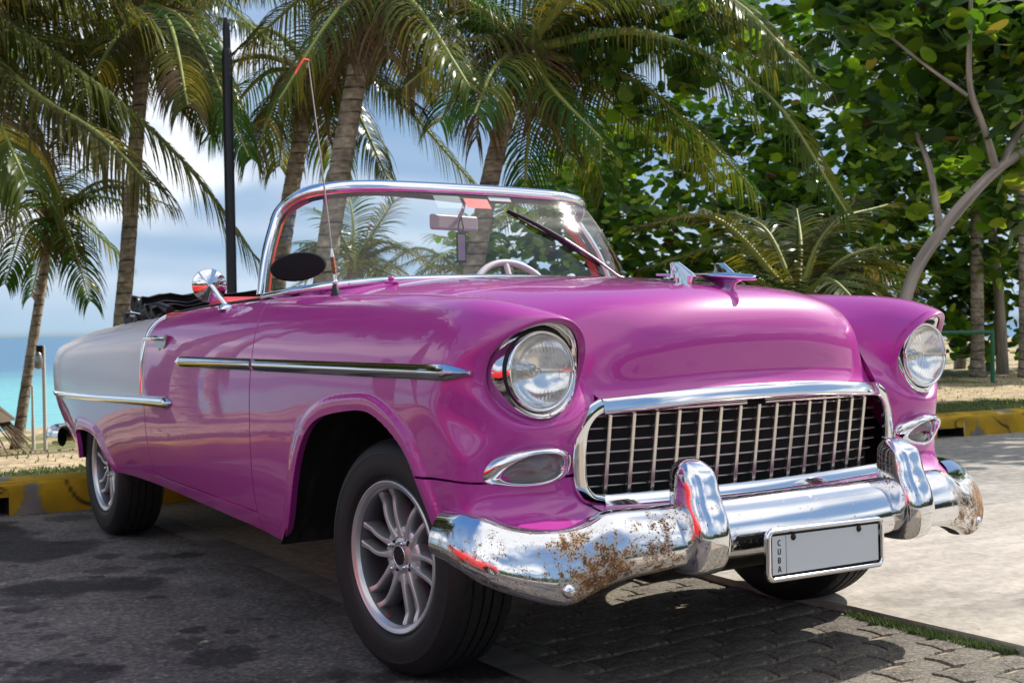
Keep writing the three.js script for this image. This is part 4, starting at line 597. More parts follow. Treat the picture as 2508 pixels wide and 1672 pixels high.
// ---------------------------------------------------------------- ground, kerb, beach, sea
const kerbZ = (x) => -3.88 + 0.108 * (x + 0.9);
const landY = (x, z) => { const k = smooth(9, 2.5, x); return 0.165 - 0.515 * k * smooth(-4.6, -12.2, z) + 0.02 * (fbm(x * .8, z * .8, 3, 3) - .5) - (z < -12.6 ? k * smooth(-12.6, -15, z) * 0.7 : 0); };
function sheet(pts, y, uvs = 1) { // flat polygon [x, z], uv in metres
  const s = new THREE.Shape(pts.map(([x, z]) => new THREE.Vector2(x, -z))), g = new THREE.ShapeGeometry(s).rotateX(-PI / 2).translate(0, y, 0);
  const p = g.attributes.position, u = new Float32Array(p.count * 2); for (let i = 0; i < p.count; i++) { u[i * 2] = p.getX(i) / uvs; u[i * 2 + 1] = p.getZ(i) / uvs; } g.setAttribute('uv', new THREE.BufferAttribute(u, 2)); return g;
}
const mirror = (t) => { t.wrapS = t.wrapT = THREE.MirroredRepeatWrapping; return t; };
// old dark concrete on the left: oil spots, pale wear
const spots = (() => { const r = rng(21), o = []; for (let i = 0; i < 190; i++) o.push([r(), r(), .004 + .03 * Math.pow(r(), 3), .5 + r() * .5]); return o; })();
const lotTex = mirror(tex(2048, 2048, (u, v) => {
  const big = fbm(u * 5, v * 5, 1.5, 5), grain = fbm(u * 330, v * 330, 4, 2), mid = fbm(u * 22, v * 22, 9, 4);
  let c = 0.345 + .24 * (big - .5) + .24 * (grain - .5) + .16 * (mid - .5), st = smooth(.56, .68, fbm(u * 9 + 4, v * 9, 12, 5));
  c *= 1 - .58 * st; for (const [a, b, r, k] of spots) { const d = Math.hypot(u - a, (v - b)) / r; if (d < 1.6) c *= 1 - .55 * k * smooth(1.15, .75, d + .5 * (noise(u * 160, v * 160, 3) - .5)); }
  c += .12 * smooth(.78, .86, noise(u * 420, v * 420, 7)); return [c * 1.0, c * .94, c * .91];
}, true));
const grainBump = mirror(tex(512, 512, (u, v) => [.5 * fbm(u * 60, v * 60, 2, 4) + .5 * fbm(u * 12, v * 12, 6, 3)]));
structure('parking_lot', sheet([[-14, 9], [-14, kerbZ(-14) - .19], [-.55, kerbZ(-.55) - .19], [-.55, 9]], 0, 4), std({ map: lotTex, roughness: .88, bumpMap: grainBump, bumpScale: .006 }));
// pale concrete on the right, cast in bays
const slabTex = mirror(tex(1024, 1024, (u, v) => {
  const big = fbm(u * 4, v * 6, 2.5, 5), sw = fbm(u * 10 + 2 * Math.sin(v * 9), v * 40, 5, 4), grain = fbm(u * 150, v * 150, 8, 3), dk = smooth(.55, .72, fbm(u * 6 + 8, v * 10, 3.3, 5));
  let c = .66 + .14 * (big - .5) + .16 * (sw - .5) + .14 * (grain - .5) - .12 * dk; if (noise(u * 220, v * 220, 3) > .93) c -= .1; return [c, c * .955, c * .89];
}, true));
const slabMat = std({ map: slabTex, roughness: .85, bumpMap: grainBump, bumpScale: .004 });
const lotGreyTex = mirror(tex(512, 512, (u, v) => { const c = .56 + .2 * (fbm(u * 6, v * 6, 7.5, 5) - .5) + .22 * (fbm(u * 90, v * 90, 1, 3) - .5); return [c, c * .965, c * .92]; }, true));
function slab(x0, x1, z0, z1, y, name, mat, edge) { // a cast bay with a chipped edge along its left side
  const n = 60, L = [], g0 = []; for (let i = 0; i <= n; i++) { const z = lerp(z0, z1, i / n); L.push([x0 + (edge ? .014 * (fbm(z * 5, 3, 1, 4) - .5) - .02 * smooth(.6, .75, noise(z * 3.1, 9, 2)) : 0), z]); }
  const top = sheet([...L, [x1, z1], [x1, z0]], y, 3); const side = gridGeo([L.map(([x, z]) => v3(x, y, z)), L.map(([x, z]) => v3(x - .004, y - .012, z)), L.map(([x, z]) => v3(x - .004, -.06, z))], false, false, [.1, 2]);
  const e = gridGeo([L.map(([x], i) => v3(lerp(x0, x1, i / n), y, z0)), L.map(([x], i) => v3(lerp(x0, x1, i / n), -.06, z0))]);
  structure(name, merge([top, side, e]), mat);
}
slab(.722, 9, -.745, 7, .022, 'concrete_slab', slabMat, true);
structure('roadway', merge([sheet([[.70, kerbZ(.7) - .19], [40, kerbZ(40) - .19], [40, -.757], [.70, -.757]], .010, 3)]), std({ map: lotGreyTex, roughness: .9, bumpMap: grainBump, bumpScale: .006 }));
structure('ground', sheet([[-160, 220], [160, 220], [160, -3], [40, -3], [40, 0], [9, 0], [9, 6.9], [-13.9, 8.9], [-13.9, -3.5], [-160, -3.5]], -.02, 5), std({ map: slabTex, roughness: .9 }));
// paved strip: interlocking zigzag stones laid in sand
{
  const sandTex = mirror(tex(256, 256, (u, v) => { const c = .60 + .25 * (fbm(u * 40, v * 40, 2, 4) - .5); return [c, c * .90, c * .76]; }, true));
  const strip = structure('paved_strip', sheet([[-.56, kerbZ(-.56) - .19], [.73, kerbZ(.73) - .19], [.73, 8], [-.56, 8]], -.009, 1), std({ map: sandTex, roughness: .95 }));
  const st = mirror(tex(512, 512, (u, v) => { const g = fbm(u * 70, v * 70, 6, 4), b = fbm(u * 7, v * 7, 2, 4), pit = noise(u * 190, v * 190, 5) > .8 ? .14 : 0; const c = .50 + .34 * (g - .5) + .2 * (b - .5) - pit; return [c, c * .955, c * .89]; }, true));
  const tones = [.90, 1.0, 1.08, .82, .95].map((t, i) => std({ map: st, color: lin(.86 * t, .84 * t, .80 * t * (i === 2 ? .95 : 1)), roughness: .92, bumpMap: grainBump, bumpScale: .010 }));
  const L = .225, D = .1125, gap = .0065, r = rng(5);
  const zig = (u) => .017 * (u < .25 ? u * 4 : u < .5 ? 1 : u < .75 ? 1 - (u - .5) * 4 : 0), zag = (v) => .012 * (v < .5 ? v * 2 : 2 - v * 2);
  const stone = () => {
    const pts = [], N = 8; for (let i = 0; i < N; i++) { const u = i / N; pts.push([u * L, zig(u)]); } pts.push([L, zig(0)]); pts.push([L + zag(.5), D / 2]); for (let i = N; i > 0; i--) { const u = i / N; pts.push([u * L, D + zig(u % 1)]); } pts.push([0, D + zig(0)]); pts.push([zag(.5), D / 2]);
    const c = [L / 2, D / 2 + .008], q = pts.map(([x, y]) => { const k = 1 + .010 * (r() - .5); return [c[0] + (x - c[0]) * (1 - gap / L) * k, c[1] + (y - c[1]) * (1 - gap / D) * k]; });
    const ring = (k, y) => q.map(([x, z]) => v3(c[0] + (x - c[0]) * k + (r() - .5) * .0012, y + (r() - .5) * .0008, c[1] + (z - c[1]) * k));
    const rr = [ring(.90, 0), ring(.97, -.0018), ring(1, -.0075), ring(1, -.03)], n = q.length, pos = [], uv = [], idx = []; rr.forEach((a) => a.forEach((p) => { pos.push(p.x - c[0], p.y, p.z - c[1]); uv.push(p.x * 2, p.z * 2); })); pos.push(0, .0006, 0); uv.push(c[0] * 2, c[1] * 2);
    for (let k = 0; k < 3; k++) for (let i = 0; i < n; i++) { const j = (i + 1) % n, a = k * n + i, b = k * n + j, d = a + n, e = b + n; idx.push(a, b, e, a, e, d); } for (let i = 0; i < n; i++) idx.push(4 * n, (i + 1) % n, i);
    const g = new THREE.BufferGeometry(); g.setAttribute('position', new THREE.Float32BufferAttribute(pos, 3)); g.setAttribute('uv', new THREE.Float32BufferAttribute(uv, 2)); g.setIndex(idx); return toCreasedNormals(g, .7);
  };
  const kinds = Array.from({ length: 8 }, stone); let count = 0;
  for (let row = 0; row < 26; row++) for (let k = 0; k < 7; k++) {
    const z = -1.10 + row * D, x = -.66 + k * L + (row % 2 ? L / 2 : 0); if (x > .84 || x < -.45) continue;
    const m = part('paver', kinds[Math.floor(r() * 8)], tones[Math.floor(r() * 5)], strip); if (count) m.name = `paver_${String(count).padStart(3, '0')}`; count++;
    m.position.set(x + (r() - .5) * .004, -.001 + (r() - .5) * .004, z + (r() - .5) * .004); m.rotation.set((r() - .5) * .018, (r() - .5) * .02, (r() - .5) * .018);
  }
  structure('border_strip', merge([sheet([[-.575, kerbZ(-.57)], [-.44, kerbZ(-.44)], [-.44, 6], [-.575, 6]], .004, 3)]), std({ map: slabTex, color: lin(.52, .52, .52), roughness: .9, bumpMap: grainBump, bumpScale: .006 }));
}
// kerb: yellow paint flaking off concrete
{
  const kt = tex(2048, 128, (u, v) => { const x = u * 36, n = fbm(x * 5, v * 1.6, 3, 5), e = smooth(.62, 1, v) * .5 + smooth(.14, 0, v) * .25, chip = smooth(.66, .70, n + e * .55 + .05 * (noise(x * 60, v * 12, 4) - .5)); const d = .80 + .4 * (fbm(x * 9, v * 5, 8, 4) - .5), crack = smooth(.007, .002, Math.abs(fbm(x * 1.6, v * 1.0 + 3, 6, 3) - .5)) * .6; const y = [.84 * d, .66 * d, .03 * d], c = [.58 * d, .55 * d, .52 * d], k = 1 - crack; return [lerp(y[0], c[0], chip) * k, lerp(y[1], c[1], chip) * k, lerp(y[2], c[2], chip) * k]; }, true);
  const mat = std({ map: kt, roughness: .8, bumpMap: kt, bumpScale: .004 });
  const kerb = thing('kerb', 'yellow painted concrete kerb with flaking paint along the parking lot', 'kerb');
  const prof = [[0, 0], [.004, .155], [-.010, .180], [-.025, .188], [-.20, .190], [-.215, .15]];
  const block = (x0, x1, lo = 0) => { const n = Math.max(2, Math.round((x1 - x0) * 8)), R = []; for (let i = 0; i <= n; i++) { const x = lerp(x0, x1, i / n), w = .010 * (fbm(x * 6, 2, 5, 4) - .5); R.push(sample(prof.map(([z, y]) => [x, Math.max(lo, y + (y > .1 ? w * .8 : 0)), kerbZ(x) + z + w]), 14)); } const g = gridGeo(R); const U = g.attributes.uv, P = g.attributes.position; for (let i = 0; i < U.count; i++) U.setXY(i, (P.getX(i) + 15) / 36, .02 + .96 * (i % 15) / 14); return g; };
  let i = 0; for (const [a, b, lo] of [[-14, -6], [-5.99, -1.28], [-1.28, -1.10, .10], [-1.10, 1.9], [1.905, 3.9], [3.905, 5.76], [5.76, 6.06, .085], [6.06, 8.4], [8.405, 12], [12.005, 20]]) part('kerb_stone', block(a, b, lo), mat, kerb);
  for (const x of [-1.19, 5.91]) part('drain_back', [move(rbox(.8, .15, .02, .004), x, .07, kerbZ(x) - .17)], M.under, kerb);
  for (const x of [-1.292, -1.088, 5.748, 6.072]) part('drain_side', move(rbox(.02, .17, .17, .004), x, .08, kerbZ(x) - .102), M.under, kerb);
}
// verge and sandy ground between the kerb and the beach
{
  const R = []; for (let i = 0; i <= 140; i++) { const x = lerp(-16, 44, Math.pow(i / 140, 1.15)); const row = []; for (let j = 0; j <= 60; j++) { const t = Math.pow(j / 60, 1.3), z = lerp(kerbZ(x) - .195, -24 - Math.max(0, x - 4) * 1.0, t); row.push(v3(x, landY(x, z), z)); } R.push(row); }
  const g = gridGeo(R), P = g.attributes.position, U = g.attributes.uv; for (let i = 0; i < P.count; i++) U.setXY(i, P.getX(i) / 5, P.getZ(i) / 5);
  const t = mirror(tex(1024, 1024, (u, v) => { const grass = smooth(.50, .64, fbm(u * 7, v * 7, 2, 5)), n = fbm(u * 90, v * 90, 5, 4), l = fbm(u * 30, v * 30, 1, 3), litter = smooth(.74, .8, noise(u * 160, v * 240, 3)); const s = [.74, .66, .53].map((c) => c * (.72 + .45 * n) * (.9 + .2 * l)), q = [.36, .40, .18].map((c) => c * (.6 + .7 * n)); return [0, 1, 2].map((k) => lerp(lerp(s[k], q[k], grass * .75), [.30, .22, .14][k], litter * .6)); }, true));
  structure('sandy_ground', g, std({ map: t, roughness: .95, bumpMap: grainBump, bumpScale: .03 }));
  const B = []; for (let i = 0; i <= 60; i++) { const x = lerp(-40, 60, i / 60); B.push([-11, -13, -16, -20, -26, -34, -44].map((z, k) => v3(x, [-.5, -.62, -.85, -1.2, -1.62, -2.0, -2.5][k], z))); }
  structure('beach', gridGeo(B), std({ color: lin(.70, .64, .52), roughness: .95 }));
  // sea: turquoise over sand, deep blue farther out
  const zs = [-22, -28, -34, -42, -52, -64, -78, -92, -110, -140, -200, -320, -600, -1200, -3400], S = [], C = [];
  for (const z of zs) { const row = []; for (let i = 0; i <= 40; i++) { const w = 60 + -z * 1.4, x = lerp(-w, w, i / 40); row.push(v3(x, -1.86, z)); const d = -z + 14 * (fbm(x * .02, z * .03, 2, 3) - .5), k = smooth(52, 118, d), s = smooth(33, 24, d); C.push(lerp(lerp(.13, .040, k), .5, s), lerp(lerp(.42, .145, k), .62, s), lerp(lerp(.43, .25, k), .55, s)); } S.push(row); }
  const sg = gridGeo(S); sg.setAttribute('color', new THREE.Float32BufferAttribute(C, 3)); const SP = sg.attributes.position, SU = sg.attributes.uv; for (let i = 0; i < SP.count; i++) SU.setXY(i, SP.getX(i) / 14, SP.getZ(i) / 8);
  const wave = mirror(tex(256, 256, (u, v) => [fbm(u * 8, v * 20, 3, 4)]));
  structure('sea', sg, std({ vertexColors: true, roughness: .35, bumpMap: wave, bumpScale: .25 }));
}
const PALMS = {
 leaning_left: { c: [.90,2.34,-11.68], r: 0.069, trunk: [[.49,-.35,-11.92],[.63,.52,-11.84],[.80,1.63,-11.74],[.89,2.24,-11.69]],
  fronds: [[[.73,2.54,-12.20],[.22,1.90,-12.94]], [[.63,2.61,-11.46],[-.05,2.39,-11.51]], [[.94,2.20,-11.17],[1.04,1.35,-10.60]], [[1.22,2.45,-12.12],[1.93,1.89,-12.29]], [[.88,2.75,-12.19],[.81,3.45,-12.73]], [[.51,2.19,-11.13],[.16,1.53,-10.55]], [[1.09,2.74,-11.97],[1.58,3.15,-12.06]], [[.80,2.78,-11.11],[.68,3.18,-10.55]], [[1.00,2.20,-12.43],[.98,1.48,-13.24]], [[1.10,2.57,-11.31],[1.68,2.43,-10.68]]] },
 left_column: { c: [1.59,4.54,-10.05], r: 0.099, trunk: [[1.25,.86,-10.23],[1.33,1.66,-10.19],[1.40,2.51,-10.15],[1.48,3.41,-10.11],[1.57,4.31,-10.07]],
  fronds: [[[1.30,4.65,-10.89],[.71,4.00,-11.93]], [[.94,4.67,-10.00],[-.14,4.13,-10.22]], [[1.08,4.01,-9.42],[.34,2.79,-8.91]], [[2.10,4.60,-10.44],[2.71,3.72,-10.76]], [[1.88,4.63,-9.46],[2.49,3.88,-8.63]], [[1.59,4.09,-9.48],[1.75,3.00,-8.79]], [[1.70,4.40,-11.11],[1.73,3.50,-12.22]], [[1.63,4.06,-8.89],[1.76,2.59,-7.65]], [[1.64,5.18,-10.84],[1.42,5.81,-11.81]], [[1.54,4.80,-9.28],[1.76,4.88,-8.33]], [[1.10,4.22,-10.14],[.30,3.13,-10.41]], [[2.16,5.17,-10.90],[3.40,5.24,-11.30]], [[1.34,4.94,-10.47],[.59,5.12,-11.21]], [[1.44,4.02,-8.85],[1.21,3.03,-7.70]]] },
 middle_left: { c: [3.29,3.91,-9.64], r: 0.119, trunk: [[2.99,1.96,-9.81],[3.08,2.55,-9.76],[3.18,3.14,-9.70],[3.27,3.78,-9.65]],
  fronds: [[[3.00,3.97,-10.24],[2.55,3.27,-10.93]], [[2.88,4.12,-10.07],[2.09,3.87,-10.76]], [[2.83,3.56,-9.45],[2.44,2.84,-9.21]], [[4.04,3.91,-9.62],[5.31,2.61,-9.25]], [[3.50,3.51,-9.09],[3.68,2.60,-8.55]], [[3.16,4.44,-10.22],[2.72,4.76,-11.00]], [[3.45,4.50,-9.86],[3.75,5.18,-10.00]], [[3.90,4.40,-9.89],[4.86,4.68,-9.90]], [[3.66,3.70,-10.12],[4.05,2.90,-10.58]], [[3.28,3.64,-10.29],[3.40,3.00,-10.85]], [[3.28,3.97,-8.84],[3.60,3.26,-7.80]]] },
 middle_tall: { c: [3.07,4.35,-7.39], r: 0.131, trunk: [[2.51,1.22,-7.72],[2.57,1.81,-7.69],[2.67,2.48,-7.63],[2.79,3.19,-7.56],[2.92,3.91,-7.48],[3.01,4.29,-7.43]],
  fronds: [[[2.82,4.50,-8.04],[2.23,3.91,-8.91]], [[2.47,3.94,-7.13],[1.77,3.00,-6.94]], [[3.04,3.90,-6.67],[3.10,3.05,-5.89]], [[3.62,4.50,-7.43],[4.52,4.05,-7.23]], [[3.06,4.07,-7.96],[2.95,3.34,-8.59]], [[2.35,4.49,-7.62],[1.52,4.16,-7.93]], [[3.51,4.11,-8.07],[4.12,3.59,-8.63]], [[3.21,4.84,-7.95],[3.28,5.48,-8.56]], [[3.18,4.55,-6.91],[3.48,4.59,-6.31]]] },
 right_palm: { c: [4.42,3.75,-6.97], r: 0.122, trunk: [[3.93,1.46,-7.26],[3.99,1.81,-7.22],[4.09,2.37,-7.17],[4.21,2.94,-7.09],[4.35,3.50,-7.01]],
  fronds: [[[5.07,3.76,-5.88],[5.63,3.05,-4.85],[5.79,1.92,-4.08]], [[5.32,3.51,-6.53],[6.02,2.95,-6.21],[6.61,2.33,-5.98]], [[4.00,4.18,-7.49],[3.50,3.97,-8.06]], [[3.64,3.71,-6.75],[2.82,3.15,-6.56]], [[3.79,3.96,-6.66],[3.10,4.04,-6.38]], [[4.75,4.39,-7.40],[5.23,5.06,-7.74]], [[5.13,4.25,-6.99],[6.27,4.48,-6.72]], [[5.60,4.14,-7.24],[7.22,3.78,-7.21]], [[4.31,3.26,-6.38],[4.38,2.66,-5.68]], [[4.81,3.33,-7.27],[5.30,2.85,-7.50]], [[4.52,3.18,-7.05],[4.54,2.40,-7.19]], [[4.59,4.16,-7.66],[4.61,4.62,-8.47]], [[4.47,3.87,-7.91],[4.52,3.32,-8.84]], [[4.50,4.17,-6.43],[4.64,4.45,-5.86]], [[5.44,3.82,-7.58],[6.88,3.11,-7.91]], [[4.48,4.12,-6.06],[5.00,3.90,-4.85],[5.14,3.00,-3.88]], [[3.70,3.40,-6.39],[3.05,2.80,-5.75]], [[4.89,4.55,-6.88],[5.82,4.72,-6.48],[6.87,3.93,-5.99]], [[5.49,4.17,-6.80],[6.48,4.17,-6.68],[7.50,3.79,-6.54]], [[5.04,3.82,-6.66],[5.83,3.78,-6.24],[6.54,3.11,-5.87]], [[5.27,3.51,-7.05],[6.26,3.28,-7.03],[7.14,2.57,-7.09]], [[3.93,4.41,-7.79],[3.63,4.35,-8.47],[3.61,4.03,-8.97]], [[3.93,3.96,-7.13],[3.39,3.72,-7.32]]] },
 windscreen_palm: { c: [6.50,2.12,-15.16], r: 0.080, trunk: [[6.49,.96,-15.15],[6.49,1.54,-15.16],[6.50,2.05,-15.16]],
  fronds: [[[6.28,2.44,-15.72],[6.04,2.48,-16.28]], [[6.35,2.72,-15.52],[6.13,3.04,-15.91]], [[6.56,2.86,-15.29],[6.57,3.32,-15.46]], [[6.68,2.60,-14.73],[6.83,3.07,-14.31]], [[7.01,2.28,-15.23],[7.45,2.45,-15.35]], [[6.04,2.03,-15.06],[5.48,1.74,-15.03]], [[6.88,1.98,-15.15],[7.09,1.54,-15.25]], [[6.48,1.92,-15.66],[6.52,1.42,-16.12]]] },
 windscreen_low: { c: [9.20,1.88,-15.77], r: 0.088, trunk: [[9.18,.92,-15.77],[9.20,1.72,-15.77]],
  fronds: [[[8.55,2.48,-16.62],[7.91,1.86,-17.44]], [[8.74,2.34,-15.68],[8.17,2.10,-15.64]], [[9.19,2.54,-16.11],[8.92,2.73,-16.61]], [[9.49,2.53,-15.83],[10.07,2.53,-15.68]], [[9.32,2.69,-15.86],[9.33,3.02,-16.02]], [[8.51,2.11,-15.91],[7.77,1.49,-16.06]], [[9.62,2.20,-15.74],[10.26,1.87,-15.55]]] },
 small_behind: { c: [8.92,3.11,-12.37], r: 0.090, trunk: [[8.90,.89,-12.35],[8.90,2.00,-12.37],[8.91,2.97,-12.37]],
  fronds: [[[8.86,3.43,-12.82],[8.72,3.19,-13.31]], [[8.41,3.48,-12.31],[7.89,3.51,-12.25]], [[9.05,3.49,-12.61],[9.22,3.95,-12.83]], [[9.02,3.41,-11.99],[9.28,3.50,-11.49]], [[9.42,3.26,-12.28],[10.01,3.13,-12.13]], [[9.24,2.91,-12.40],[9.70,2.43,-12.33]], [[8.79,3.06,-12.62],[8.57,2.59,-12.92]], [[9.31,3.64,-12.60],[9.81,4.05,-12.77]]] },
 low_right: { c: [6.80,1.14,-5.59], r: 0.089, trunk: [[6.79,.70,-5.59],[6.80,1.01,-5.59]],
  fronds: [[[5.91,2.02,-5.86],[5.12,1.93,-6.06]], [[6.47,1.75,-6.14],[5.93,1.60,-6.82]], [[6.79,1.93,-6.01],[6.77,2.15,-6.43]], [[7.09,1.77,-5.57],[7.52,2.22,-5.45]], [[7.34,1.63,-5.39],[7.93,1.76,-5.17]], [[7.11,1.39,-5.14],[7.48,1.16,-4.65]], [[6.02,1.45,-5.62],[5.31,1.19,-5.60]], [[7.24,1.80,-5.95],[7.62,2.22,-6.35]], [[7.62,1.99,-5.86],[8.68,2.28,-5.97]], [[7.11,1.81,-6.20],[6.92,2.27,-7.14]], [[6.63,1.38,-5.05],[6.51,1.04,-4.48]]] },
 off_left: { c: [-.78,4.31,-9.23], r: 0.140, trunk: [[-1.33,.48,-9.54],[-1.19,2.08,-9.47],[-.93,3.67,-9.31],[-.80,4.23,-9.24]],
  fronds: [[[.30,3.56,-8.66],[1.24,2.67,-8.19],[1.95,1.60,-7.86]], [[-.02,3.20,-8.43],[.47,2.72,-7.84],[.74,2.27,-7.38]], [[-.47,3.30,-8.35],[-.22,2.23,-7.53]], [[.01,4.03,-9.67],[1.04,3.99,-9.95]], [[-.16,4.38,-9.14],[.83,4.36,-8.80]], [[-.47,3.56,-9.74],[-.09,2.62,-10.20]], [[.24,4.39,-10.01],[2.04,4.12,-10.27]], [[-.27,3.59,-10.25],[.36,3.10,-11.21]]] },
};
const leafMat = (o) => phys({ color: lin(1, 1, 1), vertexColors: true, roughness: .93, transmission: .5, thickness: 0, specularIntensity: .2, clearcoat: .3, clearcoatRoughness: .2, ...o });
M.frond = leafMat({}); M.rachis = std({ color: lin(.26, .29, .06), roughness: .55 }); M.dryrachis = std({ color: lin(.22, .16, .09), roughness: .8 });
M.dry = leafMat({ transmission: .2, clearcoat: 0 });
const trunkTex = (() => { const t = tex(128, 512, (u, v) => { const w = v + .008 * Math.sin(u * 2 * PI) + .004 * Math.sin(u * 4 * PI + 2) + .002 * noise(u * 6, v * 22, 2), ph = (w * 14 + 14) % 1, k = Math.floor(w * 14 + 14), arc = smooth(.30, .55, noise(u * 5 + k * 3.7, k * 2.1, 5)), wd = .10 + .16 * noise(k * 1.9, u * 3, 8), ring = clamp(smooth(wd, wd * .4, ph) * (.25 + .75 * arc) + .2 * smooth(.94, 1, ph)), n = fbm(u * 14, v * 70, 3, 4), m = fbm(u * 4, v * 12, 7, 4); const c = (.60 + .40 * (n - .5) + .36 * (m - .5)) * (1 - .5 * ring); return [c * 1.0, c * .92, c * .82]; }, true); return t; })();
M.trunk = std({ map: trunkTex, roughness: .92, bumpMap: trunkTex, bumpScale: .012 });
M.husk = std({ color: lin(.20, .14, .085), roughness: .9 });
function trunkGeo(pts, r, flare = 1.5) {
  const n = 90, c = crv(pts), len = c.getLength(), R = [], P = []; for (let i = 0; i <= n; i++) P.push(c.getPointAt(i / n));
  r *= .83; for (let i = 0; i <= n; i++) { const h = i / n * len, ph = (h / .105) % 1, q = r * (1 + (flare - 1) * Math.exp(-h / .25)) * (1.05 - .14 * i / n) * (1 + .055 * (1 - ph) - .03 + .03 * noise(h * 9, 1, 4)); R.push(circle(1, 18).concat([[1, 0]]).map(([a, b], k) => v3(P[i].x + a * q * (1 + .03 * noise(k, h * 7, 2)), P[i].y, P[i].z + b * q))); }
  const g = gridGeo(R, false, true); const U = g.attributes.uv; for (let i = 0; i < U.count; i++) U.setXY(i, U.getY(i), U.getX(i) * len / 1.68); return g;
}
// one frond: rachis curve with two combs of drooping leaflets
function frondGeo(pts, { rand, len = .62, droop = 1, dry = 0, gap = .038, width = .025 }) {
  const c = crv(pts), L = c.getLength(), pos = [], col = [], idx = [], n = Math.max(18, Math.round(L / gap));
  const base = dry > .6 ? [.17, .115, .055] : [.036 + .05 * rand(), .070 + .06 * rand(), .008], yell = [.42, .33, .03], brown = [.14, .09, .045];
  const patch = rand() * 9;
  for (let s = -1; s <= 1; s += 2) for (let i = 0; i <= n; i++) {
    const t = .10 + .90 * (i + .3 * rand()) / n, p = c.getPointAt(Math.min(1, t)), T = c.getTangentAt(Math.min(1, t));
    let S = T.clone().cross(v3(0, 1, 0)); if (S.lengthSq() < .02) S.set(1, 0, 0); S.normalize().multiplyScalar(s);
    const N = S.clone().cross(T).multiplyScalar(s); if (N.y < 0) N.negate();
    const prof = smooth(0, .18, t) * (1 - .58 * smooth(.66, 1.03, t)) * (.85 + .3 * rand()), l = len * (.25 + .75 * prof) * (rand() < .05 ? .5 : 1), fwd = .35 + .75 * smooth(.3, 1, t) + .15 * (rand() - .5);
    let d = S.clone().addScaledVector(T, fwd).addScaledVector(N, .25 - .2 * rand()).normalize(); const K = 5, w0 = width * (.75 + .4 * rand()), q = p.clone();
    const yr = rand(), kind = dry > .6 ? brown : null, yl = smooth(.62, .8, noise(t * 7 + patch, s * 3, patch)) * (yr < .6 ? 1 : .2) * (dry > 0 ? 1 : .45), br = smooth(.70, .85, noise(t * 5 + patch + 4, s * 5, 2)) * (dry > 0 ? .9 : .25);
    const cc = base.map((b, k) => { let x = b * (.7 + .6 * yr); x = lerp(x, yell[k], yl); x = lerp(x, brown[k], br); return kind ? lerp(x, kind[k] * (.7 + .6 * yr), .7) : x; });
    const wd = T.clone().addScaledVector(d, -T.dot(d)).normalize(), twist = (rand() - .5) * 1.4; let b0 = pos.length / 3;
    for (let k = 0; k <= K; k++) {
      const u = k / K, w = w0 * (u < .25 ? .55 + 1.8 * u : 1.0 - Math.pow((u - .25) / .75, 1.6) * .93) * .5, a = twist * u, wn = wd.clone().multiplyScalar(Math.cos(a)).addScaledVector(d.clone().cross(wd), Math.sin(a));
      for (const e of [-1, 1]) { const v = q.clone().addScaledVector(wn, e * w); pos.push(v.x, v.y, v.z); const tip = dry > .2 || yr > .7 ? smooth(.6, 1, u) * .6 : 0; col.push(...cc.map((x, k2) => lerp(x, brown[k2], tip))); }
      q.addScaledVector(d, l / K); d.addScaledVector(v3(0, -1, 0), droop * (.42 + .34 * u) * (.8 + .4 * rand())).normalize();
    }
    for (let k = 0; k < K; k++) { const a = b0 + k * 2; idx.push(a, a + 1, a + 3, a, a + 3, a + 2); }
  }
  const g = new THREE.BufferGeometry(); g.setAttribute('position', new THREE.Float32BufferAttribute(pos, 3)); g.setAttribute('color', new THREE.Float32BufferAttribute(col, 3)); g.setAttribute('uv', new THREE.BufferAttribute(new Float32Array(pos.length / 3 * 2), 2)); g.setIndex(idx); g.computeVertexNormals(); return g;
}
const arch = (a, pts, k = .1) => { if (pts.length > 1) { return [a, ...pts]; } const b = pts[0], m = a.clone().lerp(b, .5); m.y += a.distanceTo(b) * k; return [a, m, b]; };
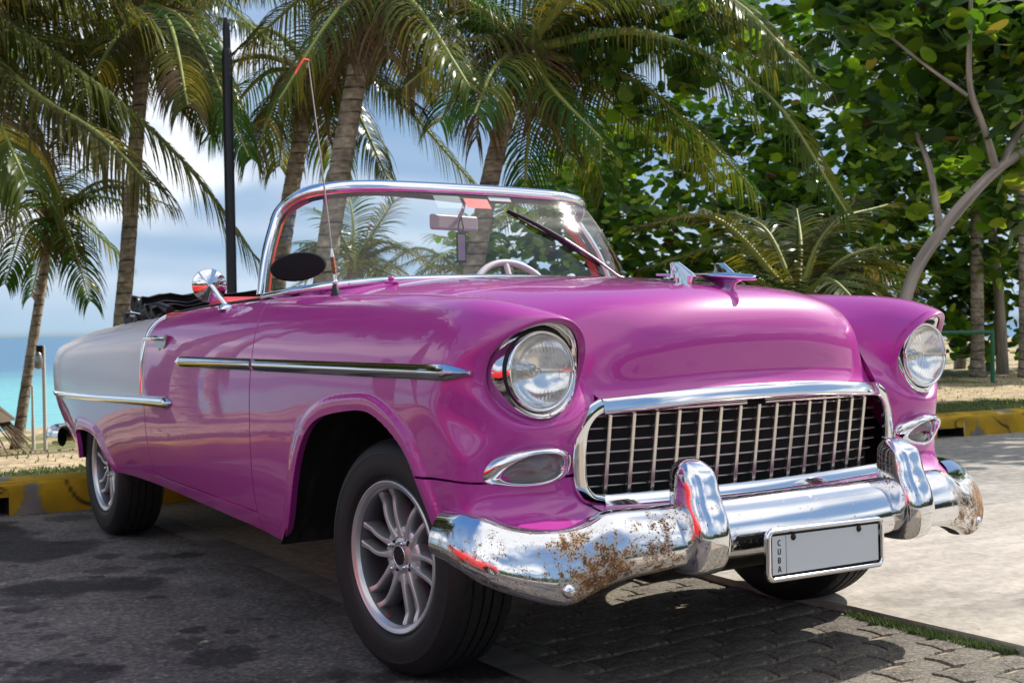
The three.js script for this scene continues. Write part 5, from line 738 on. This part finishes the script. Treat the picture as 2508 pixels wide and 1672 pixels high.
function palm(name, label, group, spec, { extra = 0, dead = 3, seed = 1, len = .62, droop = 1, reach = 2.6, coconuts = 0, gap, width, dryShare = .2, crownSize = .16 } = {}) {
  const rand = rng(seed * 977 + 13), t = thing('palm_tree', label, 'palm tree', [0, 0, 0], 0, group);
  const tr = spec.trunk.map((p) => v3(...p)), b = tr[0], d = tr[1].clone().sub(b).normalize(), C = v3(...spec.c);
  const foot = [], gy = landY(b.x, b.z); if (b.y > gy + .05) { const k = (b.y - gy + .12) / Math.max(.5, d.y), k2 = k * .5; foot.push(v3(b.x - d.x * k * .55, gy - .12, b.z - d.z * k * .55), v3(b.x - d.x * k2 * .8, b.y - d.y * k2, b.z - d.z * k2 * .8)); } else tr[0].y = Math.min(tr[0].y, gy - .1);
  if (spec.trunk.length) part('trunk', trunkGeo([...foot, ...tr, C.clone().add(v3(0, -.05, 0))], spec.r), M.trunk, t);
  const make = (pts, o = {}) => {
    const dry = o.dry ?? (rand() < dryShare ? .4 : 0), P = arch(C.clone(), pts, o.arch ?? .08), L = crv(P).getLength();
    const f = part('frond', frondGeo(P, { rand, len: len * (.85 + .3 * rand()), droop: droop * (.8 + .4 * rand()), dry, gap, width }), dry > .6 ? M.dry : M.frond, t);
    part('rachis', tube(crv(P).getPoints(22), (q) => (.042 - .032 * q) * Math.min(1, spec.r / .1) * (1 + .8 * Math.exp(-q * 9)), 6), dry > .6 ? M.dryrachis : M.rachis, f); return f;
  };
  for (const f of spec.fronds) make(f.map((p) => v3(...p)));
  for (let i = 0; i < extra; i++) { let a = i * 2.4 + rand(); const e = lerp(-.55, 1.1, rand()); if (Math.cos(a) * -.55 + Math.sin(a) * .83 > .35 && C.y < 8) a += PI * (.75 + .5 * rand()); const R = reach * (.8 + .4 * rand()); const tip = v3(C.x + Math.cos(a) * Math.cos(e * .6) * R, C.y + R * (Math.sin(e) * .55 - .25), C.z + Math.sin(a) * Math.cos(e * .6) * R), m = C.clone().lerp(tip, .5); m.y += R * .2; make([m, tip]); }
  for (let i = 0; i < dead; i++) { const a = rand() * 6.3, R = reach * (.35 + .2 * rand()); make([v3(C.x + Math.cos(a) * R * .35, C.y - .1, C.z + Math.sin(a) * R * .35), v3(C.x + Math.cos(a) * R * .5, C.y - R * .75, C.z + Math.sin(a) * R * .5)], { dry: 1 }); }
  // fibrous leaf bases and flower sheaths round the crown
  const k = crownSize / .16; for (let i = 0; i < 9; i++) { const a = i * 2.4, h = -.02 + .03 * (i % 3); part('leaf_sheath', tube([[C.x + .05 * k * Math.cos(a), C.y - .22 * k + h, C.z + .05 * k * Math.sin(a)], [C.x + .15 * k * Math.cos(a), C.y - .02 * k + h, C.z + .15 * k * Math.sin(a)], [C.x + .30 * k * Math.cos(a), C.y + .16 * k + h, C.z + .30 * k * Math.sin(a)]], (q) => k * (.055 - .03 * q), 7, 8), i % 3 ? M.husk : M.rachis, t); }
  for (let i = 0; i < 4; i++) { const a = 1 + i * 1.7; part('dry_sheath', tube([[C.x + .1 * k * Math.cos(a), C.y - .12 * k, C.z + .1 * k * Math.sin(a)], [C.x + .2 * k * Math.cos(a), C.y - .34 * k, C.z + .2 * k * Math.sin(a)], [C.x + .24 * k * Math.cos(a), C.y - .75 * k, C.z + .24 * k * Math.sin(a)]], (q) => k * .05 * Math.sin(PI * Math.min(.97, .15 + q * .85)), 6, 8), M.husk, t); }
  for (let i = 0; i < coconuts; i++) { const a = i * 1.9 + .5, g = new THREE.SphereGeometry(.085, 14, 10); g.scale(1, 1.25, 1); part('coconut', move(g, C.x + .2 * Math.cos(a), C.y - .16 - .05 * (i % 2), C.z + .2 * Math.sin(a)), M.husk, t); }
  return t;
}
const beachPalms = 'coconut palms along the beach';
palm('palm_tree', 'thin leaning palm at the far left beside the white posts', beachPalms, PALMS.leaning_left, { seed: 2, extra: 2, dead: 3, len: .45, reach: 1.4, crownSize: .1 });
palm('palm_tree', 'straight palm trunk left of the black lamp post', beachPalms, PALMS.left_column, { seed: 3, extra: 5, dead: 5, len: .62, reach: 2.6 });
palm('palm_tree', 'palm with a low shaggy crown behind the red ribbon', beachPalms, PALMS.middle_left, { seed: 4, extra: 1, dead: 3, len: .62, reach: 1.9 });
palm('palm_tree', 'thick palm trunk rising out of the picture behind the aerial', beachPalms, PALMS.middle_tall, { seed: 5, extra: 3, dead: 3, len: .66, reach: 2.6 });
palm('palm_tree', 'large palm with big arching fronds above the middle of the windscreen', beachPalms, PALMS.right_palm, { seed: 6, extra: 3, dead: 3, len: .68, reach: 2.4, coconuts: 5 });
palm('palm_tree', 'bushy young palm seen through the right half of the windscreen near the oval disc', beachPalms, PALMS.windscreen_palm, { seed: 7, extra: 12, dead: 0, len: .55, reach: 1.3, droop: .35, crownSize: .12 });
palm('palm_tree', 'low palm seen through the windscreen under the hanging tag', beachPalms, PALMS.windscreen_low, { seed: 8, extra: 6, dead: 0, len: .55, reach: 1.3, droop: .5, crownSize: .12 });
palm('palm_tree', 'small bright palm just above the right end of the windscreen frame', beachPalms, PALMS.small_behind, { seed: 9, extra: 10, dead: 0, len: .6, reach: 1.5, droop: .25, crownSize: .12 });
palm('palm_tree', 'low trunkless palm spreading behind the hood ornament', beachPalms, PALMS.low_right, { seed: 10, extra: 10, dead: 3, len: .5, reach: 1.8, droop: .3 });
palm('palm_tree', 'palm out to the left whose long fronds hang across the upper left', beachPalms, PALMS.off_left, { seed: 11, extra: 5, dead: 3, len: .98, reach: 3.2, width: .034 });

// ---------------------------------------------------------------- sea grape trees: round leathery leaves on crooked limbs
M.bark = std({ map: tex(128, 256, (u, v) => { const n = fbm(u * 6, v * 12, 4, 5), c = .56 + .5 * (n - .5) + .12 * (noise(u * 3, v * 4, 2) - .5); return [c, c * .93, c * .86]; }, true), roughness: .9 });
const leafGeo = (n = 12) => { const pos = [0, 0, 0], uv = [.5, .5], idx = []; for (let i = 0; i < n; i++) { const a = (i + .5) / n * 2 * PI, r = .5 * (1 - .22 * Math.exp(-Math.pow((((a + PI) % (2 * PI)) - PI) / .35, 2))), x = r * Math.cos(a), z = r * Math.sin(a) * 1.05; pos.push(x, .10 * Math.abs(z) * 1.4 + .05 * x * x, z); uv.push(.5 + x, .5 + z); } for (let i = 0; i < n; i++) idx.push(0, (i + 1) % n + 1, i + 1); const g = new THREE.BufferGeometry(); g.setAttribute('position', new THREE.Float32BufferAttribute(pos, 3)); g.setAttribute('uv', new THREE.Float32BufferAttribute(uv, 2)); g.setIndex(idx); g.computeVertexNormals(); return g; };
const leafFar = leafGeo(8), leafNear = leafGeo(16);
const grapeLeaf = (c) => phys({ color: c, roughness: .94, transmission: .55, thickness: 0, specularIntensity: .25, clearcoat: .55, clearcoatRoughness: .16 });
const leafColours = [[.055, .14, .012], [.11, .24, .012], [.035, .09, .018], [.22, .38, .014], [.36, .50, .02], [.32, .25, .02], [.22, .08, .02]];
const leafMats = leafColours.map(([r, g, b]) => grapeLeaf(lin(r, g, b)));
M.foliage = grapeLeaf(lin(1, 1, 1));
const pickLeaf = (r) => r < .28 ? 0 : r < .58 ? 1 : r < .72 ? 2 : r < .88 ? 3 : r < .985 ? 4 : r < .994 ? 5 : 6;
// clumps: [x, y, z, rx, ry, rz, count]
function grapeTree(label, limbs, clumps, { seed, near = 0, size = .17, group }) {
  const rand = rng(seed), t = thing('sea_grape_tree', label, 'tree', [0, 0, 0], 0, group);
  limbs.forEach(([pts, r0, r1], i) => part(i ? 'branch' : 'trunk', tube(pts, (q) => lerp(r0, r1, q) * (1 + .12 * (noise(q * 14, i, 3) - .5)), 12, 30), M.bark, t));
  const L = []; for (const [x, y, z, rx, ry, rz, n] of clumps) {
    const sub = Array.from({ length: Math.max(3, Math.round(n / 26)) }, () => { const a = rand() * 6.283, u = rand() * 2 - 1, q = Math.cbrt(.25 + .75 * rand()); return v3(x + rx * q * Math.sqrt(1 - u * u) * Math.cos(a), y + ry * q * u, z + rz * q * Math.sqrt(1 - u * u) * Math.sin(a)); });
    for (let i = 0; i < n; i++) { const c = sub[Math.floor(rand() * sub.length)], g = () => (rand() + rand() + rand() - 1.5) * .40 * Math.min(1, rx); const s = size * (.6 + .65 * rand()), p = v3(c.x + g(), c.y + g() * .8, c.z + g()); if (p.y < landY(p.x, p.z) + .03) continue; const q = new THREE.Quaternion().setFromEuler(new THREE.Euler((rand() - .5) * 1.9, rand() * 6.283, (rand() - .5) * 1.9)); L.push([p, q, s, pickLeaf(rand()), camera.position.distanceTo(p)]); }
  }
  L.sort((a, b) => a[4] - b[4]); const m4 = new THREE.Matrix4();
  L.slice(0, near).forEach(([p, q, s, k], i) => { const m = part(i ? `leaf_${String(i).padStart(3, '0')}` : 'leaf', leafNear, leafMats[k], t); m.position.copy(p); m.quaternion.copy(q); m.scale.setScalar(s); });
  const rest = L.slice(near), im = new THREE.InstancedMesh(leafFar, M.foliage, rest.length); im.name = 'foliage'; im.userData.kind = 'stuff'; im.castShadow = im.receiveShadow = true;
  rest.forEach(([p, q, s, k], i) => { im.setMatrixAt(i, m4.compose(p, q, v3(s, s, s))); const c = leafColours[k], j = .75 + .5 * rand(); im.setColorAt(i, lin(c[0] * j, c[1] * j, c[2] * j)); }); t.add(im);
  return t;
}
const grapes = 'sea grape trees at the right';
grapeTree('sea grape tree with a crooked grey trunk and round leaves at the right edge',
  [[[[6.55, .1, -4.3], [6.62, .6, -4.26], [6.68, 1.0, -4.22], [6.80, 1.42, -4.15], [7.03, 1.82, -4.0], [7.27, 2.14, -3.85], [7.47, 2.36, -3.72], [7.75, 2.55, -3.58]], .070, .046],
   [[[7.00, 1.78, -4.02], [6.97, 2.05, -4.05], [6.94, 2.35, -4.08], [6.9, 2.7, -4.2]], .04, .02], [[[7.44, 2.33, -3.74], [7.2, 2.65, -3.68], [6.9, 3.02, -3.62], [6.83, 3.6, -3.56], [6.8, 4.2, -3.5]], .04, .014], [[[7.5, 2.4, -3.7], [7.66, 2.62, -3.7], [7.9, 2.85, -3.75], [8.3, 3.3, -3.9]], .045, .02], [[[7.7, 2.5, -3.6], [7.6, 3.0, -3.4], [7.45, 3.8, -3.3]], .03, .012], [[[6.9, 2.95, -3.65], [6.5, 3.3, -3.9], [6.2, 3.7, -4.2]], .018, .008]],
  [[6.1, 4.1, -5.6, .7, .6, .6, 220], [5.6, 3.6, -6.4, .6, .5, .6, 150], [6.9, 3.1, -4.1, .65, .55, .6, 260], [7.5, 3.3, -3.7, .7, .7, .6, 340], [6.6, 3.7, -4.3, .7, .6, .7, 300], [7.3, 4.1, -3.8, .8, .6, .7, 320], [8.1, 2.9, -3.7, .55, .7, .6, 220], [7.9, 3.8, -4.2, .7, .7, .7, 260], [6.4, 4.4, -4.6, .8, .6, .8, 260], [7.9, 2.2, -4.6, .6, .5, .6, 120], [8.6, 3.6, -4.6, .7, .9, .7, 260]], { seed: 31, near: 300, size: .185, group: grapes });
grapeTree('dense sea grape thicket behind the low palm', [[[[8.0, .1, -8.6], [8.1, 1.0, -8.5], [8.3, 1.9, -8.6]], .08, .04], [[[9.6, .1, -8.0], [9.4, 1.0, -8.1], [9.5, 2.0, -8.2]], .08, .04]],
  [[7.2, 2.5, -9.6, .9, .5, .7, 420], [6.3, 1.9, -9.9, .8, .6, .6, 380], [6.2, 1.1, -9.8, .9, .6, .6, 380], [8.0, 3.2, -9.8, 1.0, .6, .7, 460], [9.2, 3.5, -9.4, 1.0, .7, .7, 460], [7.4, 1.9, -8.9, 1.0, .8, .8, 720], [8.6, 2.0, -8.4, 1.0, .8, .8, 760], [9.6, 1.9, -7.8, .9, .9, .8, 720], [7.0, 1.1, -8.9, 1.0, .7, .7, 420], [8.3, 1.0, -8.2, 1.1, .7, .7, 460], [9.5, 1.0, -7.6, .9, .7, .7, 380], [8.8, 2.9, -8.8, .9, .6, .8, 320], [9.9, 2.9, -8.2, .9, .7, .8, 320]], { seed: 32, size: .15, group: grapes });
grapeTree('tall sea grape tree filling the upper right behind the crooked trunk', [[[[13.2, .1, -7.6], [13.1, 1.5, -7.6], [13.0, 3.6, -7.8]], .09, .05]],
  [[10.6, 2.9, -8.2, 1.1, .9, .8, 520], [11.8, 3.0, -7.9, 1.1, 1.0, .8, 560], [13.0, 2.9, -7.5, 1.1, 1.0, .8, 520], [10.2, 4.3, -8.3, 1.1, .9, .9, 480], [11.6, 4.5, -8.1, 1.2, 1.0, .9, 520], [13.1, 4.5, -7.7, 1.2, 1.0, .9, 460], [9.4, 5.2, -8.6, 1.1, .8, .9, 380], [11.0, 5.7, -8.3, 1.3, .8, .9, 400], [13.0, 5.8, -8, 1.3, .8, .9, 360], [11.4, 1.9, -8.6, 1.1, .5, .8, 260], [13.0, 1.8, -8.0, 1.1, .5, .8, 260], [14.4, 2.9, -7.4, 1.1, 1.3, .9, 420], [14.5, 4.6, -7.4, 1.1, 1.0, .9, 380]], { seed: 33, size: .18, group: grapes });
grapeTree('dark sea grape thicket under the trees behind the green pipe frame', [[[[14.4, .1, -9.2], [14.5, 1.2, -9.2], [14.4, 2.4, -9.4]], .1, .05]],
  [[11.2, .8, -9.3, 1.3, .5, .8, 420], [13.0, .9, -8.6, 1.3, .6, .8, 460], [14.6, 1.0, -8.0, 1.3, .7, .8, 460], [12.0, 2.1, -9.3, 1.3, .9, .9, 520], [13.8, 2.2, -8.6, 1.3, 1.0, .9, 520], [15.4, 2.2, -7.8, 1.2, 1.0, .9, 460], [15.8, 3.4, -8.6, 1.3, 1.0, 1.0, 420]], { seed: 34, size: .19, group: grapes });
grapeTree('sea grape tree standing over the roadway beyond the right edge', [[[[11.2, 0, -2.6], [11.0, 1.5, -2.5], [10.6, 3.2, -2.4], [10.3, 4.2, -2.3]], .12, .06]],
  [[10.2, 4.4, -2.6, 1.2, .6, 1.0, 240], [11.2, 4.7, -2.2, 1.2, .6, 1.0, 220], [9.6, 4.3, -3.4, 1.1, .5, .8, 200], [10.8, 4.6, -3.8, 1.2, .6, .9, 220], [12.2, 4.8, -3.2, 1.2, .6, 1, 220], [12.4, 4.9, -1.6, 1.2, .6, 1, 200], [14.2, 3.3, -6.6, .9, .9, .7, 260], [15.3, 4.4, -6.4, 1, .9, .8, 260], [14.0, 2.2, -5.6, .8, .7, .7, 200], [15.4, 3.2, -5.3, 1, .9, .8, 220]], { seed: 35, size: .2, group: grapes });
// palms on the beach left of the picture, mirrored in the car's flank
for (const [x, z, h, l, s] of [[-2.9, -7.4, 5.0, 'palm on the verge left of the picture, nearest the purple car', 50], [-3.6, -10.2, 5.4, 'palm on the beach left of the picture, behind the nearest one', 51], [-5.6, -8.6, 5.6, 'tallest palm on the beach left of the picture', 52], [-7.6, -6.6, 5.2, 'palm on the verge behind the tail of the red convertible', 53], [-5.4, -13.6, 6.2, 'palm farthest off on the beach left of the picture', 54], [-9.4, -10.5, 5.6, 'palm farthest left on the beach', 55]]) palm('palm_tree', l, beachPalms, { c: [x + .25, h, z + .1], r: .13, trunk: [[x, -.2, z], [x + .05, h * .5, z], [x + .2, h - .2, z + .08]], fronds: [] }, { seed: s, extra: 24, dead: 2, reach: 2.7, gap: .065, width: .055 });
// palm trunks in the shade of the thicket
for (const [x, z, r, l, s] of [[12.25, -7.35, .10, 'shaded ringed palm trunk left of the other behind the green frame', 41], [12.45, -6.75, .09, 'shaded ringed palm trunk nearest the right edge under the sea grapes', 42]]) palm('palm_tree', l, beachPalms, { c: [x + .05, 5.4, z], r, trunk: [[x, .3, z], [x + .02, 2, z], [x + .04, 4.6, z]], fronds: [] }, { seed: s, extra: 12, dead: 0, reach: 2.6 });

// ---------------------------------------------------------------- street furniture and small things behind
{
  const pole = thing('lamp_post', 'black metal post standing behind the car by the windscreen', 'post', [1.565, landY(1.565, -7.64), -7.64]);
  const pm = std({ color: lin(.012, .014, .018), roughness: .38, metalness: .2 });
  part('shaft', lathe([[.047, -.1], [.047, 3.50], [.043, 3.56], [.035, 3.58]], 28, 'y'), pm, pole); part('neck', lathe([[.036, 3.57], [.034, 3.74], [.026, 3.80], [.024, 3.86], [.0001, 3.87]], 24, 'y'), pm, pole); part('collar', lathe([[.0475, 3.30], [.050, 3.31], [.050, 3.34], [.0475, 3.35]], 24, 'y'), pm, pole);
  const wp = std({ color: lin(.62, .60, .54), roughness: .6 });
  const a = thing('post', 'short plain white post by the beach at the left', 'post', [.625, -.45, -11.59]); part('shaft', lathe([[.020, 0], [.018, .45], [.015, .46], [.014, .84], [.0001, .85]], 14, 'y'), wp, a);
  const b = thing('floodlight_post', 'tall white post with a small lamp hanging near its top', 'lamp post', [.695, -.45, -11.31]); part('shaft', lathe([[.022, 0], [.019, 1.30], [.0001, 1.31]], 14, 'y'), wp, b);
  part('lamp', lathe([[.0001, 0], [.035, -.02], [.045, -.10], [.05, -.18], [.0001, -.2]], 18, 'y').translate(-.06, 1.24, .02), std({ color: lin(.35, .35, .36), roughness: .3, metalness: .6 }), b); part('bracket', move(rbox(.07, .12, .04, .01), -.045, 1.25, .01), M.black, b);
  const hut = thing('beach_kiosk', 'small red kiosk with a drooping thatched roof at the left edge', 'kiosk', [-.55, landY(-.5, -11.6) - .05, -11.7]);
  part('wall', lathe([[.80, 0], [.80, .42], [.74, .48]], 24, 'y'), std({ color: lin(.30, .055, .04), roughness: .8 }), hut);
  const r = rng(71), straw = []; for (let i = 0; i < 1100; i++) { const aa = r() * 6.283, k = r(), R0 = .15 + .75 * k, y0 = 1.25 - .85 * k, R1 = R0 + .22 + .08 * r(), y1 = y0 - .26 - .1 * r(), da = (r() - .5) * .12; straw.push(rod([R0 * Math.cos(aa), y0, R0 * Math.sin(aa)], [R1 * Math.cos(aa + da), y1, R1 * Math.sin(aa + da)], .007, 4)); } const th = part('thatch', straw, std({ color: lin(.17, .13, .085), roughness: .95 }), hut); th.userData.kind = 'stuff';
  part('roof', lathe([[.0001, 1.28], [.5, .88], [1.0, .42]], 28, 'y'), std({ color: lin(.12, .09, .06), roughness: .95 }), hut);
  const gf = thing('pipe_frame', 'green pipe frame standing under the trees at the right', 'frame', [0, 0, 0]); const gm = std({ color: lin(.02, .16, .09), roughness: .5 });
  part('crossbar', rod([9.2, .82, -7.4], [10.92, .80, -6.2], .024, 12), gm, gf); part('post', rod([10.92, .83, -6.2], [10.92, .05, -6.2], .026, 12), gm, gf); part('post', rod([9.2, .84, -7.4], [9.2, .05, -7.4], .026, 12), gm, gf);
}
// ---------------------------------------------------------------- grass
{
  const blade = new THREE.BufferGeometry(); blade.setAttribute('position', new THREE.Float32BufferAttribute([-.004, 0, 0, .004, 0, 0, -.003, .5, .08, .003, .5, .08, 0, 1, .3], 3)); blade.setIndex([0, 1, 3, 0, 3, 2, 2, 3, 4]); blade.computeVertexNormals(); blade.setAttribute('uv', new THREE.BufferAttribute(new Float32Array(10), 2));
  const gm = phys({ color: lin(1, 1, 1), roughness: .9, transmission: .3, thickness: 0 });
  const lawn = (label, n, seed, place, h0, h1, wide = 1) => { const r = rng(seed), im = new THREE.InstancedMesh(blade, gm, n), m = new THREE.Matrix4(); im.name = numbered('grass'); tag(im, label, 'grass'); im.userData.kind = 'stuff'; im.castShadow = im.receiveShadow = true; for (let i = 0; i < n; i++) { const p = place(r), h = lerp(h0, h1, r()); m.compose(p, new THREE.Quaternion().setFromEuler(new THREE.Euler((r() - .5) * .9, r() * 6.3, (r() - .5) * .9)), v3(wide * (.7 + r() * .6), h, h)); im.setMatrixAt(i, m); const k = r(); im.setColorAt(i, lin(.05 + .12 * k * k, .10 + .08 * k, .02 + .02 * k)); } scene.add(im); };
  lawn('strip of short grass on the verge behind the yellow kerb', 70000, 81, (r) => { const x = lerp(-3, 15, r()), w = .02 + .6 * r() * (.55 + .45 * r()) * (x > 4 ? 1.9 : 1), z = kerbZ(x) - .2 - w * smooth(.25, .5, fbm(x * 1.4, w * 2, 3, 3) + .12); return v3(x, landY(x, z) - .004, z); }, .012, .032, 1.2);
  lawn('ragged tuft of grass along the edge of the concrete slab', 1500, 82, (r) => { const z = .28 + .62 * r(), q = r(); return v3(.712 - .055 * q * smooth(.2, .36, z) * smooth(.95, .75, z), -.006, z); }, .012, .03, .6);
  lawn('dry leaf litter and weeds on the sandy ground by the kerb', 3000, 83, (r) => { const x = lerp(-2, 14, r()), z = kerbZ(x) - .6 - 5 * r(); return v3(x, landY(x, z) - .004, z); }, .015, .04, 1.5);
}
// ---------------------------------------------------------------- what the chrome and the flanks mirror: the next car along and the trees behind the photographer
{
  const red = thing('red_convertible', 'red open convertible parked alongside, seen mirrored in the chrome bumper', 'car', [-4.6, 0, 1.45]);
  const rc = (name, geo, mat) => part(name, geo, mat, red);
  rc('hood', hoodPanel.geos.hood, M.redpaint); for (const s of sides) for (const n of ['front_fender', 'fender_extension', 'door', 'rocker_panel', 'quarter_panel', 'lower_quarter_panel']) rc(n, sidePanels[s].geos[n], M.redpaint);
  for (const w of car.children.filter((c) => c.name === 'wheel')) red.add(w.clone());
  for (const n of ['windscreen', 'front_bumper', 'underbody', 'wheel_housing', 'cowl', 'trunk_lid', 'front_seat', 'grille']) for (const c of car.children.filter((q) => q.name === n)) { const k = c.clone(); if (n === 'cowl' || n === 'trunk_lid') k.material = M.redpaint; if (n === 'windscreen') k.children.filter((q) => /sticker|oval|mirror|clip/.test(q.name)).forEach((q) => k.remove(q)); red.add(k); }
  const r = rng(91), blobs = []; for (let i = 0; i < 170; i++) { const a = lerp(-.25, PI + .35, (i + r()) / 170), R = 85 + 30 * r(), h = 6 + 5 * r(), g = new THREE.IcosahedronGeometry(1.4, 2), p = g.attributes.position; for (let k = 0; k < p.count; k++) { const q = 1 + .5 * (fbm(p.getX(k) * 2 + i, p.getY(k) * 2, p.getZ(k) * 2, 3) - .5); p.setXYZ(k, p.getX(k) * q * (3 + 3 * r()), p.getY(k) * q * h * .5 + h * .42, p.getZ(k) * q * 4); } g.translate(R * Math.cos(a), 0, R * Math.sin(a)); blobs.push(g); }
  const tl = part('tree_line', blobs, std({ color: lin(.035, .06, .02), roughness: 1 }), scene); tag(tl, 'distant line of trees behind the photographer', 'trees'); tl.userData.kind = 'stuff';
}
renderer.render(scene, camera);
